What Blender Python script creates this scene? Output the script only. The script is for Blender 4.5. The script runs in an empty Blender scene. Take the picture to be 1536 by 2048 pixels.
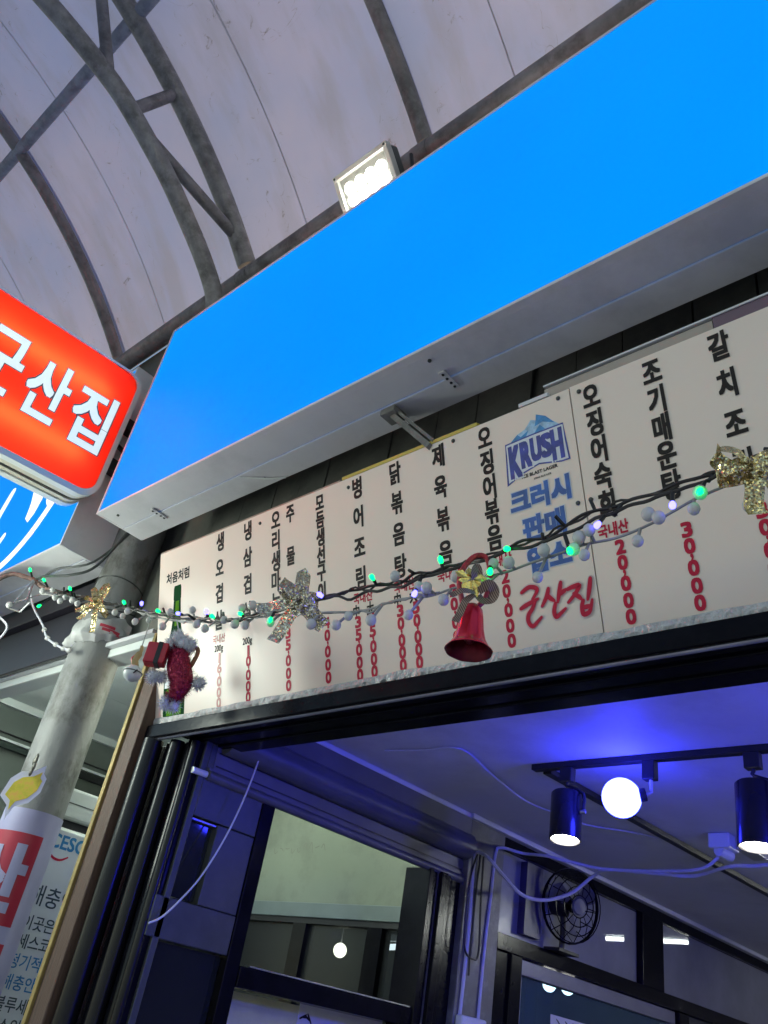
import bpy, bmesh, math, random
from mathutils import Vector, Matrix, noise
random.seed(7)
R = math.radians
scene = bpy.context.scene
COL = scene.collection

# ------------------------------------------------------------------ camera
FPX, PITCH, YAW, ROLL = 1650.0, 0.57335, 0.82985, 0.19136      # focal length in 1536-px units; radians
CAM = Vector((0, 0, 1.55))
cp, sp, cy, sy = math.cos(PITCH), math.sin(PITCH), math.cos(YAW), math.sin(YAW)
fw = Vector((-sy*cp, cy*cp, sp)); rt = Vector((cy, sy, 0)); up = rt.cross(fw)
c_, s_ = math.cos(ROLL), math.sin(ROLL)
rt2 = c_*rt + s_*up; up2 = -s_*rt + c_*up
cd = bpy.data.cameras.new('camera'); cam = bpy.data.objects.new('camera', cd); COL.objects.link(cam)
cd.sensor_fit = 'HORIZONTAL'; cd.sensor_width = 36; cd.lens = 36*FPX/1536; cd.clip_start = .05; cd.clip_end = 500
cam.matrix_world = Matrix(((rt2.x, up2.x, -fw.x, CAM.x), (rt2.y, up2.y, -fw.y, CAM.y), (rt2.z, up2.z, -fw.z, CAM.z), (0, 0, 0, 1)))
scene.camera = cam

# ------------------------------------------------------------------ night sky, exposure
world = bpy.data.worlds.new('World'); scene.world = world; world.use_nodes = True
wn = world.node_tree; bg = wn.nodes['Background']
sky = wn.nodes.new('ShaderNodeTexSky'); sky.sky_type = 'NISHITA'; sky.sun_disc = False
sky.sun_elevation = R(9); sky.sun_rotation = R(20)
wn.links.new(sky.outputs[0], bg.inputs[0]); bg.inputs[1].default_value = 0.088
scene.view_settings.view_transform = 'Standard'; scene.view_settings.look = 'None'
scene.view_settings.exposure = 1.85; scene.view_settings.gamma = 1.0; scene.view_settings.use_curve_mapping = False
scene.cycles.use_denoising = True
scene.cycles.max_bounces = 6; scene.cycles.diffuse_bounces = 3; scene.cycles.glossy_bounces = 3; scene.cycles.transmission_bounces = 3
scene.cycles.sample_clamp_indirect = 6
# (all lit lamps sit in the builders of the lamps themselves)

# ------------------------------------------------------------------ helpers
ORG = {}
class MB:
    def __init__(s): s.v = []; s.f = []; s.mi = []
    def add(s, vs, fs):
        b = len(s.v); s.v += [tuple(v) for v in vs]; s.f += [tuple(b+i for i in f) for f in fs]; return s
    def box(s, x0, x1, y0, y1, z0, z1):
        vs = [(x, y, z) for z in (z0, z1) for y in (y0, y1) for x in (x0, x1)]
        return s.add(vs, [(0, 2, 3, 1), (4, 5, 7, 6), (0, 1, 5, 4), (2, 6, 7, 3), (0, 4, 6, 2), (1, 3, 7, 5)])
    def quad(s, a, b, c, d): return s.add([a, b, c, d], [(0, 1, 2, 3)])
    def obox(s, c, ax, ay, az):           # oriented box, half-vectors
        c, ax, ay, az = map(Vector, (c, ax, ay, az))
        vs = [c+i*ax+j*ay+k*az for k in (-1, 1) for j in (-1, 1) for i in (-1, 1)]
        return s.add(vs, [(0, 2, 3, 1), (4, 5, 7, 6), (0, 1, 5, 4), (2, 6, 7, 3), (0, 4, 6, 2), (1, 3, 7, 5)])
    def tube(s, pts, r, n=8, cap=True, flat=1.0):
        pts = [Vector(p) for p in pts]; N = len(pts); rs = r if isinstance(r, (list, tuple)) else [r]*N
        t0 = (pts[1]-pts[0]).normalized(); ref = Vector((0, 0, 1)) if abs(t0.z) < .9 else Vector((1, 0, 0))
        nrm = t0.cross(ref).normalized(); base = len(s.v)
        for i, p in enumerate(pts):
            t = (pts[min(i+1, N-1)]-pts[max(i-1, 0)]).normalized()
            nrm = (nrm-t*nrm.dot(t)).normalized(); bn = t.cross(nrm)
            for k in range(n):
                a = 2*math.pi*k/n; s.v.append(tuple(p+(nrm*math.cos(a)+bn*math.sin(a)*flat)*rs[i]))
        for i in range(N-1):
            for k in range(n):
                a = base+i*n+k; b = base+i*n+(k+1) % n; s.f.append((a, b, b+n, a+n))
        if cap:
            s.f.append(tuple(base+k for k in range(n))[::-1]); s.f.append(tuple(base+(N-1)*n+k for k in range(n)))
        return s
    def lathe(s, prof, o, axis=(0, 0, 1), n=20, flute=0, fl=0):
        o = Vector(o); z = Vector(axis).normalized(); x = z.orthogonal().normalized(); y = z.cross(x); base = len(s.v); m = len(prof)
        for k in range(n):
            a = 2*math.pi*k/n; q = 1+fl*math.cos(flute*a) if flute else 1
            for (r, h) in prof: s.v.append(tuple(o+(x*math.cos(a)+y*math.sin(a))*r*q+z*h))
        for k in range(n):
            for i in range(m-1):
                a = base+k*m+i; b = base+((k+1) % n)*m+i; s.f.append((a, b, b+1, a+1))
        return s
    def sphere(s, c, r, nu=12, nv=8, sc=(1, 1, 1)):
        c = Vector(c); base = len(s.v)
        for j in range(nv+1):
            ph = math.pi*j/nv
            for i in range(nu):
                a = 2*math.pi*i/nu; s.v.append((c.x+r*sc[0]*math.sin(ph)*math.cos(a), c.y+r*sc[1]*math.sin(ph)*math.sin(a), c.z+r*sc[2]*math.cos(ph)))
        for j in range(nv):
            for i in range(nu):
                a = base+j*nu+i; b = base+j*nu+(i+1) % nu; s.f.append((a, a+nu, b+nu, b))
        return s
    def prism(s, poly, o, ux, uy, th):     # polygon extruded by vector th
        o, ux, uy, th = map(Vector, (o, ux, uy, th)); n = len(poly)
        a = [o+ux*x+uy*y for x, y in poly]; b = [p+th for p in a]
        return s.add(a+b, [tuple(range(n))[::-1], tuple(range(n, 2*n))]+[(i, (i+1) % n, n+(i+1) % n, n+i) for i in range(n)])
    def fur(s, pts, n, ln, w):             # tufts: thin leaves leaving a lumpy core; pts = [(centre, radius)]
        for _ in range(n):
            c, r = random.choice(pts); c = Vector(c)
            d = Vector((random.gauss(0, 1), random.gauss(0, 1), random.gauss(0, 1))).normalized()
            p = c+d*r*.75; q = d.orthogonal().normalized(); q.rotate(Matrix.Rotation(random.random()*6.28, 3, d))
            l = ln*random.uniform(.5, 1.2); tip = p+d*(r*.25+l)+q*l*random.uniform(-.6, .6); sd = d.cross(q)*w
            s.add([p-sd, p+sd, tip], [(0, 1, 2)])
        return s
    def build(s, name, mat, parent=None, smooth=False, bevel=0):
        org = ORG.get(parent.name, Vector((0, 0, 0))) if parent else Vector((0, 0, 0))
        me = bpy.data.meshes.new(name); me.from_pydata([tuple(Vector(v)-org) for v in s.v], [], s.f); me.update()
        bm = bmesh.new(); bm.from_mesh(me); bmesh.ops.recalc_face_normals(bm, faces=bm.faces)
        if bevel: bmesh.ops.bevel(bm, geom=[e for e in bm.edges if e.is_manifold and e.calc_face_angle(0) > .6], offset=bevel, segments=2, affect='EDGES', profile=.5)
        bm.to_mesh(me); bm.free()
        if smooth:
            for p in me.polygons: p.use_smooth = True
            try: me.set_sharp_from_angle(angle=R(45))
            except Exception: pass
        o = bpy.data.objects.new(name, me); COL.objects.link(o)
        if mat: me.materials.append(mat)
        if parent: o.parent = parent
        ORG[o.name] = org
        return o

def tag(o, label=None, cat=None, group=None, kind=None):
    if label: o['label'] = label
    if cat: o['category'] = cat
    if group: o['group'] = group
    if kind: o['kind'] = kind
    return o
def thing(name, loc, label, cat, group=None):
    o = bpy.data.objects.new(name, None); COL.objects.link(o); o.location = loc; o.empty_display_size = .1
    ORG[o.name] = Vector(loc); return tag(o, label, cat, group)
def setting(name, loc=(0, 0, 0)):
    o = bpy.data.objects.new(name, None); COL.objects.link(o); o.location = loc; ORG[o.name] = Vector(loc); o['kind'] = 'structure'; return o
def spline(pts, k=5):
    P = [Vector(p) for p in pts]; out = []
    for i in range(len(P)-1):
        a, b, c, d = P[max(i-1, 0)], P[i], P[i+1], P[min(i+2, len(P)-1)]
        for j in range(k):
            t = j/k; out.append(.5*((2*b)+(c-a)*t+(2*a-5*b+4*c-d)*t*t+(3*b-a-3*c+d)*t**3))
    return out+[P[-1]]

# ------------------------------------------------------------------ materials (procedural)
MATS = {}
def M(name, col, rough=.5, metal=0.0, var=.12, scale=6.0, bump=0.0, bscale=40.0, spec=.5, dirt=None, damt=.5, dscale=3.0, stretch=(1, 1, 1), coat=0.0, trans=0.0, emit=None, es=0.0, rvar=.15):
    if name in MATS: return MATS[name]
    m = bpy.data.materials.new(name); m.use_nodes = True; nt = m.node_tree; N = nt.nodes; L = nt.links
    b = N['Principled BSDF']; b.inputs['Metallic'].default_value = metal; b.inputs['Specular IOR Level'].default_value = spec
    b.inputs['Coat Weight'].default_value = coat
    tc = N.new('ShaderNodeTexCoord'); mp = N.new('ShaderNodeMapping'); mp.inputs['Scale'].default_value = stretch; L.new(tc.outputs['Object'], mp.inputs[0])
    nz = N.new('ShaderNodeTexNoise'); nz.inputs['Scale'].default_value = scale; nz.inputs['Detail'].default_value = 8; nz.inputs['Roughness'].default_value = .62; L.new(mp.outputs[0], nz.inputs['Vector'])
    mx = N.new('ShaderNodeMix'); mx.data_type = 'RGBA'
    mx.inputs[6].default_value = (*[c*(1-var) for c in col], 1); mx.inputs[7].default_value = (*[min(1, c*(1+var)) for c in col], 1)
    rm = N.new('ShaderNodeMapRange'); rm.inputs[1].default_value = .3; rm.inputs[2].default_value = .7; L.new(nz.outputs['Fac'], rm.inputs[0]); L.new(rm.outputs[0], mx.inputs[0])
    out = mx.outputs[2]
    if dirt:
        n2 = N.new('ShaderNodeTexNoise'); n2.inputs['Scale'].default_value = dscale; n2.inputs['Detail'].default_value = 10; n2.inputs['Roughness'].default_value = .7; L.new(mp.outputs[0], n2.inputs['Vector'])
        r2 = N.new('ShaderNodeMapRange'); r2.inputs[1].default_value = .49; r2.inputs[2].default_value = .64; r2.inputs[4].default_value = damt; L.new(n2.outputs['Fac'], r2.inputs[0])
        m2 = N.new('ShaderNodeMix'); m2.data_type = 'RGBA'; L.new(r2.outputs[0], m2.inputs[0]); L.new(out, m2.inputs[6]); m2.inputs[7].default_value = (*dirt, 1); out = m2.outputs[2]
    L.new(out, b.inputs['Base Color'])
    rr = N.new('ShaderNodeMapRange'); rr.inputs[3].default_value = max(.02, rough-rvar*rough); rr.inputs[4].default_value = min(1, rough+rvar*rough); L.new(nz.outputs['Fac'], rr.inputs[0]); L.new(rr.outputs[0], b.inputs['Roughness'])
    if bump:
        n3 = N.new('ShaderNodeTexNoise'); n3.inputs['Scale'].default_value = bscale; n3.inputs['Detail'].default_value = 4; L.new(mp.outputs[0], n3.inputs['Vector'])
        bp = N.new('ShaderNodeBump'); bp.inputs['Strength'].default_value = bump; bp.inputs['Distance'].default_value = .01; L.new(n3.outputs['Fac'], bp.inputs['Height']); L.new(bp.outputs[0], b.inputs['Normal'])
    if emit: b.inputs['Emission Color'].default_value = (*emit, 1); b.inputs['Emission Strength'].default_value = es
    if trans:
        tr = N.new('ShaderNodeBsdfTranslucent'); L.new(out, tr.inputs[0]); ms = N.new('ShaderNodeMixShader'); ms.inputs[0].default_value = trans
        L.new(b.outputs[0], ms.inputs[1]); L.new(tr.outputs[0], ms.inputs[2]); L.new(ms.outputs[0], N['Material Output'].inputs[0])
    MATS[name] = m; return m
def E(name, col, s):
    if name in MATS: return MATS[name]
    m = bpy.data.materials.new(name); m.use_nodes = True; b = m.node_tree.nodes['Principled BSDF']
    b.inputs['Base Color'].default_value = (*[min(.8, c) for c in col], 1); b.inputs['Roughness'].default_value = .4
    b.inputs['Emission Color'].default_value = (*col, 1); b.inputs['Emission Strength'].default_value = s
    MATS[name] = m; return m

m_pipe = M('painted steel pipe', (.29, .285, .28), .5, .35, .35, 14, .25, 60, dirt=(.10, .095, .09), damt=.6, dscale=9)
m_pipe2 = M('dull steel pipe', (.26, .25, .25), .55, .3, .3, 10, .2, 50, dirt=(.09, .08, .075), damt=.6, dscale=7)
m_purlin = M('pale painted purlin', (.34, .36, .42), .55, .2, .25, 10, .2, 50, dirt=(.12, .12, .13), damt=.5, dscale=7)
m_alu = M('brushed pale metal', (.70, .69, .71), .42, 0, .06, 3, .03, 30, dirt=(.25, .25, .25), damt=.25, dscale=2)
m_zinc = M('zinc fixings', (.42, .42, .43), .35, .8, .2, 30)
m_black = M('black window frame', (.005, .005, .008), .2, 0, .3, 10, .03, 40, spec=.1, dirt=(.014, .014, .017), damt=.3, dscale=14)
m_mould = M('satin black moulding', (.006, .006, .009), .30, 0, .2, 10, .03, 40, spec=.24)
m_black2 = M('matte black', (.013, .013, .015), .5, 0, .3, 8, .1, 40)
m_frame = M('dark grey frame', (.052, .058, .055), .4, 0, .2, 8, .05, 40, dirt=(.09, .09, .09), damt=.3, dscale=10)
m_shut = M('dark shutter paint', (.10, .10, .115), .38, 0, .2, 5, .04, 30)
m_conc = M('weathered column paint', (.25, .25, .245), .55, 0, .18, 5, .35, 30, dirt=(.075, .07, .06), damt=.85, dscale=8, stretch=(1, 1, .6))
m_wood = M('raw brown timber', (.115, .062, .042), .6, 0, .4, 9, .35, 50, dirt=(.07, .04, .025), damt=.6, dscale=9, stretch=(4, 4, .35))
m_gold = M('gold edge strip', (.34, .25, .09), .4, .4, .25, 12, .1, 50)
m_board = M('printed menu vinyl', (.82, .69, .595), .32, 0, .02, 1.2, .015, 3, spec=.45)
m_ink = M('black print', (.020, .015, .015), .5, 0, .1, 20, spec=.2)
m_red = M('red print', (.52, .014, .05), .5, 0, .1, 20, spec=.2)
m_redpale = M('glare-paled red print', (.55, .16, .14), .4, 0, .1, 20)  # lamp glare over the first column put into a paler red
m_blue = M('blue print', (.025, .10, .38), .4, 0, .35, 25)
m_navy = M('navy print', (.035, .045, .30), .4, 0, .5, 35)
m_wprint = M('white print', (.72, .74, .80), .4, 0, .05, 20)
m_ice = M('pale ice print', (.33, .52, .72), .4, 0, .4, 50)
m_ice2 = M('ice blue print', (.04, .24, .55), .4, 0, .4, 50)
m_wall_in = M('white interior ceiling', (.66, .66, .66), .6, 0, .08, 1.5, .08, 14, dirt=(.40, .39, .38), damt=.35, dscale=2.2)
m_trim = M('white plastic trim', (.62, .63, .65), .45, 0, .06, 6)
m_cable = M('white cable', (.60, .60, .66), .45, 0, .08, 10)
m_bcable = M('black cable', (.012, .012, .013), .45, 0, .2, 10)
m_glassd = M('dark glossy glass', (.012, .015, .018), .06, 0, .1, 3, .01, 5, spec=.7)
m_glassf = M('frosted grey glass', (.20, .21, .235), .16, 0, .15, 3, .01, 4, spec=.6)
m_glassf2 = M('smoky partition glass', (.05, .055, .06), .25, 0, .15, 3, spec=.5)
_nt = m_glassf2.node_tree; _t = _nt.nodes.new('ShaderNodeBsdfTransparent'); _t.inputs[0].default_value = (.62, .66, .68, 1); _m = _nt.nodes.new('ShaderNodeMixShader'); _m.inputs[0].default_value = .6
_nt.links.new(_nt.nodes['Principled BSDF'].outputs[0], _m.inputs[1]); _nt.links.new(_t.outputs[0], _m.inputs[2]); _nt.links.new(_m.outputs[0], _nt.nodes['Material Output'].inputs[0])
m_glassf3 = M('hazy transom glass', (.36, .365, .40), .22, 0, .15, 3, spec=.5)
_nt = m_glassf3.node_tree; _t = _nt.nodes.new('ShaderNodeBsdfTransparent'); _t.inputs[0].default_value = (.7, .72, .74, 1); _m = _nt.nodes.new('ShaderNodeMixShader'); _m.inputs[0].default_value = .35
_nt.links.new(_nt.nodes['Principled BSDF'].outputs[0], _m.inputs[1]); _nt.links.new(_t.outputs[0], _m.inputs[2]); _nt.links.new(_m.outputs[0], _nt.nodes['Material Output'].inputs[0])
m_glasst = M('tinted door glass', (.10, .17, .20), .10, 0, .2, 2, spec=.6)
_nt = m_glasst.node_tree; _t = _nt.nodes.new('ShaderNodeBsdfTransparent'); _t.inputs[0].default_value = (.62, .80, .90, 1); _m = _nt.nodes.new('ShaderNodeMixShader'); _m.inputs[0].default_value = .6
_nt.links.new(_nt.nodes['Principled BSDF'].outputs[0], _m.inputs[1]); _nt.links.new(_t.outputs[0], _m.inputs[2]); _nt.links.new(_m.outputs[0], _nt.nodes['Material Output'].inputs[0])
m_green = M('pale green plaster', (.24, .275, .215), .6, 0, .06, 2, .08, 20, dirt=(.15, .155, .135), damt=.5, dscale=3)
m_rail = M('grey green rail', (.17, .21, .21), .4, 0, .1, 6)
m_nbceil = M('pale ceiling panel', (.70, .74, .72), .5, 0, .05, 3, .03, 20)
m_nbwall = M('grey green panelling', (.145, .165, .15), .5, 0, .12, 4, .06, 20)
m_fascia = M('dark violet grey fascia', (.024, .021, .030), .45, 0, .15, 4, .05, 20)
m_back = M('grimy grey green cladding', (.11, .115, .10), .6, 0, .3, 8, .2, 30, dirt=(.16, .155, .13), damt=.6, dscale=6)
m_ground = M('street paving', (.37, .345, .325), .7, 0, .25, 1.5, .2, 8)
m_white = M('white enamel', (.70, .73, .71), .3, 0, .03, 4)
m_bag = M('crumpled white plastic', (.66, .66, .65), .3, 0, .08, 20, .8, 30, trans=.2)
m_film = M('crumpled clear film', (.50, .50, .51), .22, 0, .25, 30, 1.0, 60, spec=.7)
m_pearl = M('frosted globe glass', (.74, .73, .71), .25, 0, .06, 20, trans=.35)
m_wire = M('brown black wire', (.030, .024, .022), .5, 0, .3, 20, .2, 60)
m_wwire = M('clear grey wire', (.33, .32, .31), .4, 0, .2, 20)
m_vine = M('brown vine wire', (.16, .10, .085), .7, 0, .4, 25, .8, 60)
def sparkle(name, col, scale=330, amt=1.3, rough=.22, metal=.9):
    m = M(name, col, rough, metal, .25, 60); nt = m.node_tree; N_ = nt.nodes
    tc_ = N_.new('ShaderNodeTexCoord'); vo = N_.new('ShaderNodeTexVoronoi'); vo.inputs['Scale'].default_value = scale; nt.links.new(tc_.outputs['Object'], vo.inputs['Vector'])
    sb_ = N_.new('ShaderNodeVectorMath'); sb_.operation = 'SUBTRACT'; sb_.inputs[1].default_value = (.5, .5, .5); nt.links.new(vo.outputs['Color'], sb_.inputs[0])
    sc_ = N_.new('ShaderNodeVectorMath'); sc_.operation = 'SCALE'; sc_.inputs['Scale'].default_value = amt; nt.links.new(sb_.outputs[0], sc_.inputs[0])
    ge = N_.new('ShaderNodeNewGeometry'); ad = N_.new('ShaderNodeVectorMath'); nt.links.new(ge.outputs['Normal'], ad.inputs[0]); nt.links.new(sc_.outputs[0], ad.inputs[1])
    nn2 = N_.new('ShaderNodeVectorMath'); nn2.operation = 'NORMALIZE'; nt.links.new(ad.outputs[0], nn2.inputs[0]); nt.links.new(nn2.outputs[0], N_['Principled BSDF'].inputs['Normal'])
    return m
m_glit = sparkle('gold glitter ribbon', (.80, .66, .34))
m_glit2 = sparkle('silver glitter ribbon', (.70, .62, .46))
m_bell = M('metallic red enamel', (.80, .03, .055), .2, .65, .1, 10, .02, 30)
m_ribbon = M('striped ribbon', (.16, .10, .07), .5, .2, .3, 30)
m_goldp = M('gold foil', (.75, .55, .16), .25, .9, .3, 40, .4, 60)
m_pine = M('frosted pine needles', (.06, .12, .09), .6, 0, .5, 40)
m_fur = M('white tinsel fur', (.66, .66, .70), .6, 0, .15, 60)
m_burg = sparkle('burgundy tinsel', (.34, .018, .06), 260, .9, .3, .5)
m_gift = M('red satin box', (.48, .015, .03), .35, 0, .15, 20)
m_yel = M('yellow paper', (.75, .62, .04), .6, 0, .3, 25, dirt=(.8, .25, .12), damt=.6, dscale=25)
m_paper = M('white paper', (.68, .68, .70), .6, 0, .05, 8)
m_stick = M('sticker film tinted as blue-lit', (.37, .36, .56), .4, 0, .05, 6)  # blue light spilling onto the banner put into the film colour
m_redst = M('red sticker film', (.40, .02, .05), .4, 0, .1, 6)
m_brown = M('brown leatherette', (.28, .12, .06), .5, 0, .2, 20)

# ------------------------------------------------------------------ lettering: glyph outlines -> flat print meshes
GL = {}
def glyph(s):
    if s in GL: return GL[s]
    c = bpy.data.curves.new('print', 'FONT'); c.body = s; c.size = 1; c.resolution_u = 3
    o = bpy.data.objects.new('print', c); COL.objects.link(o)
    bpy.context.view_layer.update()
    me = bpy.data.meshes.new_from_object(o.evaluated_get(bpy.context.evaluated_depsgraph_get()))
    V = [(v.co.x, v.co.y) for v in me.vertices]; F = [tuple(p.vertices) for p in me.polygons]
    xs = [v[0] for v in V] or [0]; ys = [v[1] for v in V] or [0]
    bpy.data.objects.remove(o); bpy.data.curves.remove(c); bpy.data.meshes.remove(me)
    GL[s] = (V, F, (min(xs), max(xs), min(ys), max(ys))); return GL[s]
def dense(V, F):                       # finer triangles, so that print can follow a curved surface
    bm = bmesh.new(); vs = [bm.verts.new((x, y, 0)) for x, y in V]
    for f in F:
        try: bm.faces.new([vs[i] for i in f])
        except ValueError: pass
    for _ in range(5):
        bmesh.ops.triangulate(bm, faces=bm.faces); es = [e for e in bm.edges if e.calc_length() > .10]
        if not es: break
        bmesh.ops.subdivide_edges(bm, edges=es, cuts=1)
    bmesh.ops.triangulate(bm, faces=bm.faces); bm.verts.index_update()
    r = [(v.co.x, v.co.y) for v in bm.verts], [tuple(v.index for v in f.verts) for f in bm.faces]; bm.free(); return r
def write(mb, s, cx, cy, w, h, plane, bold=0.0, lift=.0012, em=None, align='c', shear=0.0, fn=None):
    """s drawn centred at (cx,cy) of plane=(O,ux,uy,n); w,h = box it fills, or em = font size (w then only squeezes)"""
    V, F, (x0, x1, y0, y1) = glyph(s)
    if fn: V, F = dense(V, F)
    if em: sx, sy_ = em*(w or 1), em
    else: sx, sy_ = w/(x1-x0), h/(y1-y0)
    mx = (x0+x1)/2 if align == 'c' else x0; my = (y0+y1)/2
    O, ux, uy, n = plane
    offs = [(0, 0)] if not bold else [(i*bold*.85, j*bold*.85) for i in (-1, 0, 1) for j in (-1, 0, 1)]
    for i, (ox, oy) in enumerate(offs):
        P = []
        for x, y in V:
            a = (x-mx)*sx+ox; b = (y-my)*sy_+oy; a += shear*b; a += cx; b += cy
            if fn: P.append(fn(a, b, lift+i*.00008))
            else: P.append(O+ux*a+uy*b+n*(lift*.4+i*.00004))
        mb.add(P, F)
def stroke(mb, pts, w, plane, lift=.0014):
    O, ux, uy, n = plane; P = spline([(x, y, 0) for x, y in pts], 4); N = len(P)
    ws = w if isinstance(w, (list, tuple)) else [w*(.75+.5*math.sin(math.pi*min(1, .15+i/(N-1)*.85))) for i in range(N)]
    L_, R_ = [], []
    for i, p in enumerate(P):
        t = (P[min(i+1, N-1)]-P[max(i-1, 0)]).normalized(); q = Vector((-t.y, t.x, 0))
        L_.append(p+q*ws[i]/2); R_.append(p-q*ws[i]/2)
    lift *= .4; vs = [O+ux*p.x+uy*p.y+n*lift for p in L_+R_]
    mb.add(vs, [(i, i+1, N+i+1, N+i) for i in range(N-1)])
    for c in (P[0], P[-1]):
        k = 10; r = ws[0 if c is P[0] else -1]/2
        mb.add([O+ux*(c.x+r*math.cos(2*math.pi*j/k))+uy*(c.y+r*math.sin(2*math.pi*j/k))+n*(lift+.00005) for j in range(k)], [tuple(range(k))])

# =================================================================== SETTING
g = MB(); g.quad((-60, -60, 0), (60, -60, 0), (60, 60, 0), (-60, 60, 0)); tag(g.build('street_ground', m_ground), kind='structure')

# shop interior (behind the opening)
XW = -2.45; ZC = 2.53
tag(MB().box(-2.45, 2.6, 1.745, 8.2, ZC, ZC+.1).build('shop_ceiling', m_wall_in), kind='structure')
tag(MB().box(-2.6, 2.6, 8.2, 8.3, 0, ZC+.1).build('shop_back_wall', M('shop back wall', (.30, .29, .28), .6)), kind='structure')
tag(MB().box(2.6, 2.7, 1.6, 8.3, 0, ZC+.1).build('shop_right_wall', M('shop side wall', (.32, .31, .30), .6)), kind='structure')
tag(MB().box(-2.6, 2.6, 1.7, 8.2, .004, .02).build('shop_floor', M('shop floor', (.16, .15, .145), .4)), kind='structure')

# facade wall over the opening, clad in narrow panels
fac = setting('facade_wall', (0, 1.62, 2.5))
MB().box(-2.9, 2.6, 1.66, 1.8, 2.64, 5.3).build('wall_core', m_back, fac)
MB().box(-6.6, -2.9, 1.66, 1.8, 3.05, 5.3).build('wall_core', m_back, fac)
x = -2.9; k = 0
while x < .6:
    w = random.choice((.16, .18, .2, .22))
    MB().box(x+.003, x+w-.003, 1.635+random.uniform(-.004, .004), 1.66, 2.5, 3.9).build('panel', m_back, fac); x += w

# neighbour's room on the left
nb = setting('neighbour_room', (-4, 2.4, 0))
MB().box(-5.2, -2.6, 3.9, 4.0, 0, 3.1).build('back_wall', m_nbwall, nb)
for i, (x0, x1) in enumerate(((-5.2, -4.42), (-4.415, -3.62), (-3.615, -2.61))):
    MB().box(x0, x1, 1.62, 3.9, 3.0, 3.04).build('ceiling_panel', m_nbceil, nb)
MB().box(-5.3, -5.2, 1.6, 3.9, 0, 3.1).build('side_wall', m_nbwall, nb)
MB().box(-5.2, -5.17, 1.6, 3.9, 2.955, 2.999).build('cornice', m_white, nb)
MB().box(-5.2, -5.185, 1.6, 3.9, 2.80, 2.806).build('wall_joint', m_black2, nb)
MB().box(-5.2, -5.16, 1.6, 2.33, 2.715, 2.745).build('dark_rail', M('dark green rail', (.03, .045, .04), .4), nb)
MB().box(-5.2, -5.17, 1.6, 3.9, 2.755, 2.77).build('wall_strip', m_nbceil, nb)
wf = MB().box(-5.2, -5.15, 2.38, 2.80, 2.70, 2.74).box(-5.2, -5.15, 2.76, 2.80, 1.9, 2.70).box(-5.2, -5.15, 2.38, 2.42, 1.9, 2.70).build('window_frame', m_black2, nb)
MB().box(-5.2, -5.18, 2.42, 2.76, 1.9, 2.70).build('window_pane', M('murky pane', (.10, .115, .10), .2), nb)

br = setting('back_room', (-4, 6, 0)); m_br = M('back room plaster', (.30, .30, .30), .6)
MB().box(-5.3, -2.62, 4.0, 8.3, 2.72, 2.8).build('ceiling', m_br, br); MB().box(-5.3, -5.2, 4.0, 8.3, 0, 2.72).build('wall', m_br, br); MB().box(-5.3, -2.6, 8.3, 8.4, 0, 2.8).build('wall', m_br, br); MB().box(-5.2, -2.62, 4.001, 4.02, 0, 2.72).build('wall', m_br, br)
bt = thing('back_room_tube_light', (-2.85, 5.65, 2.6), 'white tube light glowing through the transom glass', 'tube lamp')
MB().tube([(-3.16, 5.68, 2.452), (-2.56, 5.63, 2.452)], .014, 10).build('tube', E('transom tube', (.97, 1, .92), 8), bt, True); MB().box(-3.2, -2.62, 5.64, 5.69, 2.475, 2.5).build('bracket', m_white, bt)

dl = thing('door_tube_light', (-2.75, 4.28, 2.1), 'slim white tube light seen through the top of the door glass', 'tube lamp')
MB().tube([(-2.75, 4.14, 2.047), (-2.75, 4.43, 2.043)], .011, 8).build('tube', E('door tube', (.97, 1, .9), 4), dl, True); MB().box(-2.765, -2.735, 4.13, 4.44, 2.062, 2.08).build('fitting', m_white, dl)
for xq, yq, zq, lb in ((-2.75, 4.345, 2.0, 'round white bulb below the tube light in the door glass'), (-2.75, 4.53, 2.012, 'brighter round white bulb right of the other door glass bulb')):
    db = thing('door_bulb', (xq, yq, zq), lb, 'bulb', 'bulbs behind the door glass')
    MB().sphere((xq, yq, zq), .036, 14, 10).build('bulb', E('door bulb', (1, 1, .95), 2.2), db, True); MB().tube([(xq, yq, zq+.03), (xq, yq, 2.719)], .004, 5).build('flex', m_cable, db)

# =================================================================== CANOPY over the street
YC, ZCC, RC = -1.5, 2.87, 4.016
def arc(a0, a1, n, r): return [(YC+r*math.cos(a0+(a1-a0)*i/n), ZCC+r*math.sin(a0+(a1-a0)*i/n)) for i in range(n+1)]
a_e = math.atan2(5.45-ZCC, 1.6-YC)
m_sheet = bpy.data.materials.new('translucent canopy sheet'); m_sheet.use_nodes = True
nt = m_sheet.node_tree; N = nt.nodes; L = nt.links; b = N['Principled BSDF']; b.inputs['Roughness'].default_value = .42; b.inputs['Specular IOR Level'].default_value = .35
tc = N.new('ShaderNodeTexCoord')
def nz(scale, detail, rough, vec=None, dist=0):
    n = N.new('ShaderNodeTexNoise'); n.inputs['Scale'].default_value = scale; n.inputs['Detail'].default_value = detail; n.inputs['Roughness'].default_value = rough; n.inputs['Distortion'].default_value = dist; L.new(vec or tc.outputs['Object'], n.inputs['Vector']); return n
def mr(src, a, b_, c, d):
    r = N.new('ShaderNodeMapRange'); r.inputs[1].default_value = a; r.inputs[2].default_value = b_; r.inputs[3].default_value = c; r.inputs[4].default_value = d; L.new(src, r.inputs[0]); return r.outputs[0]
def mixc(f, a, b_):
    m = N.new('ShaderNodeMix'); m.data_type = 'RGBA'; L.new(f, m.inputs[0])
    for i, v in ((6, a), (7, b_)):
        if isinstance(v, tuple): m.inputs[i].default_value = (*v, 1)
        else: L.new(v, m.inputs[i])
    return m.outputs[2]
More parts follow.
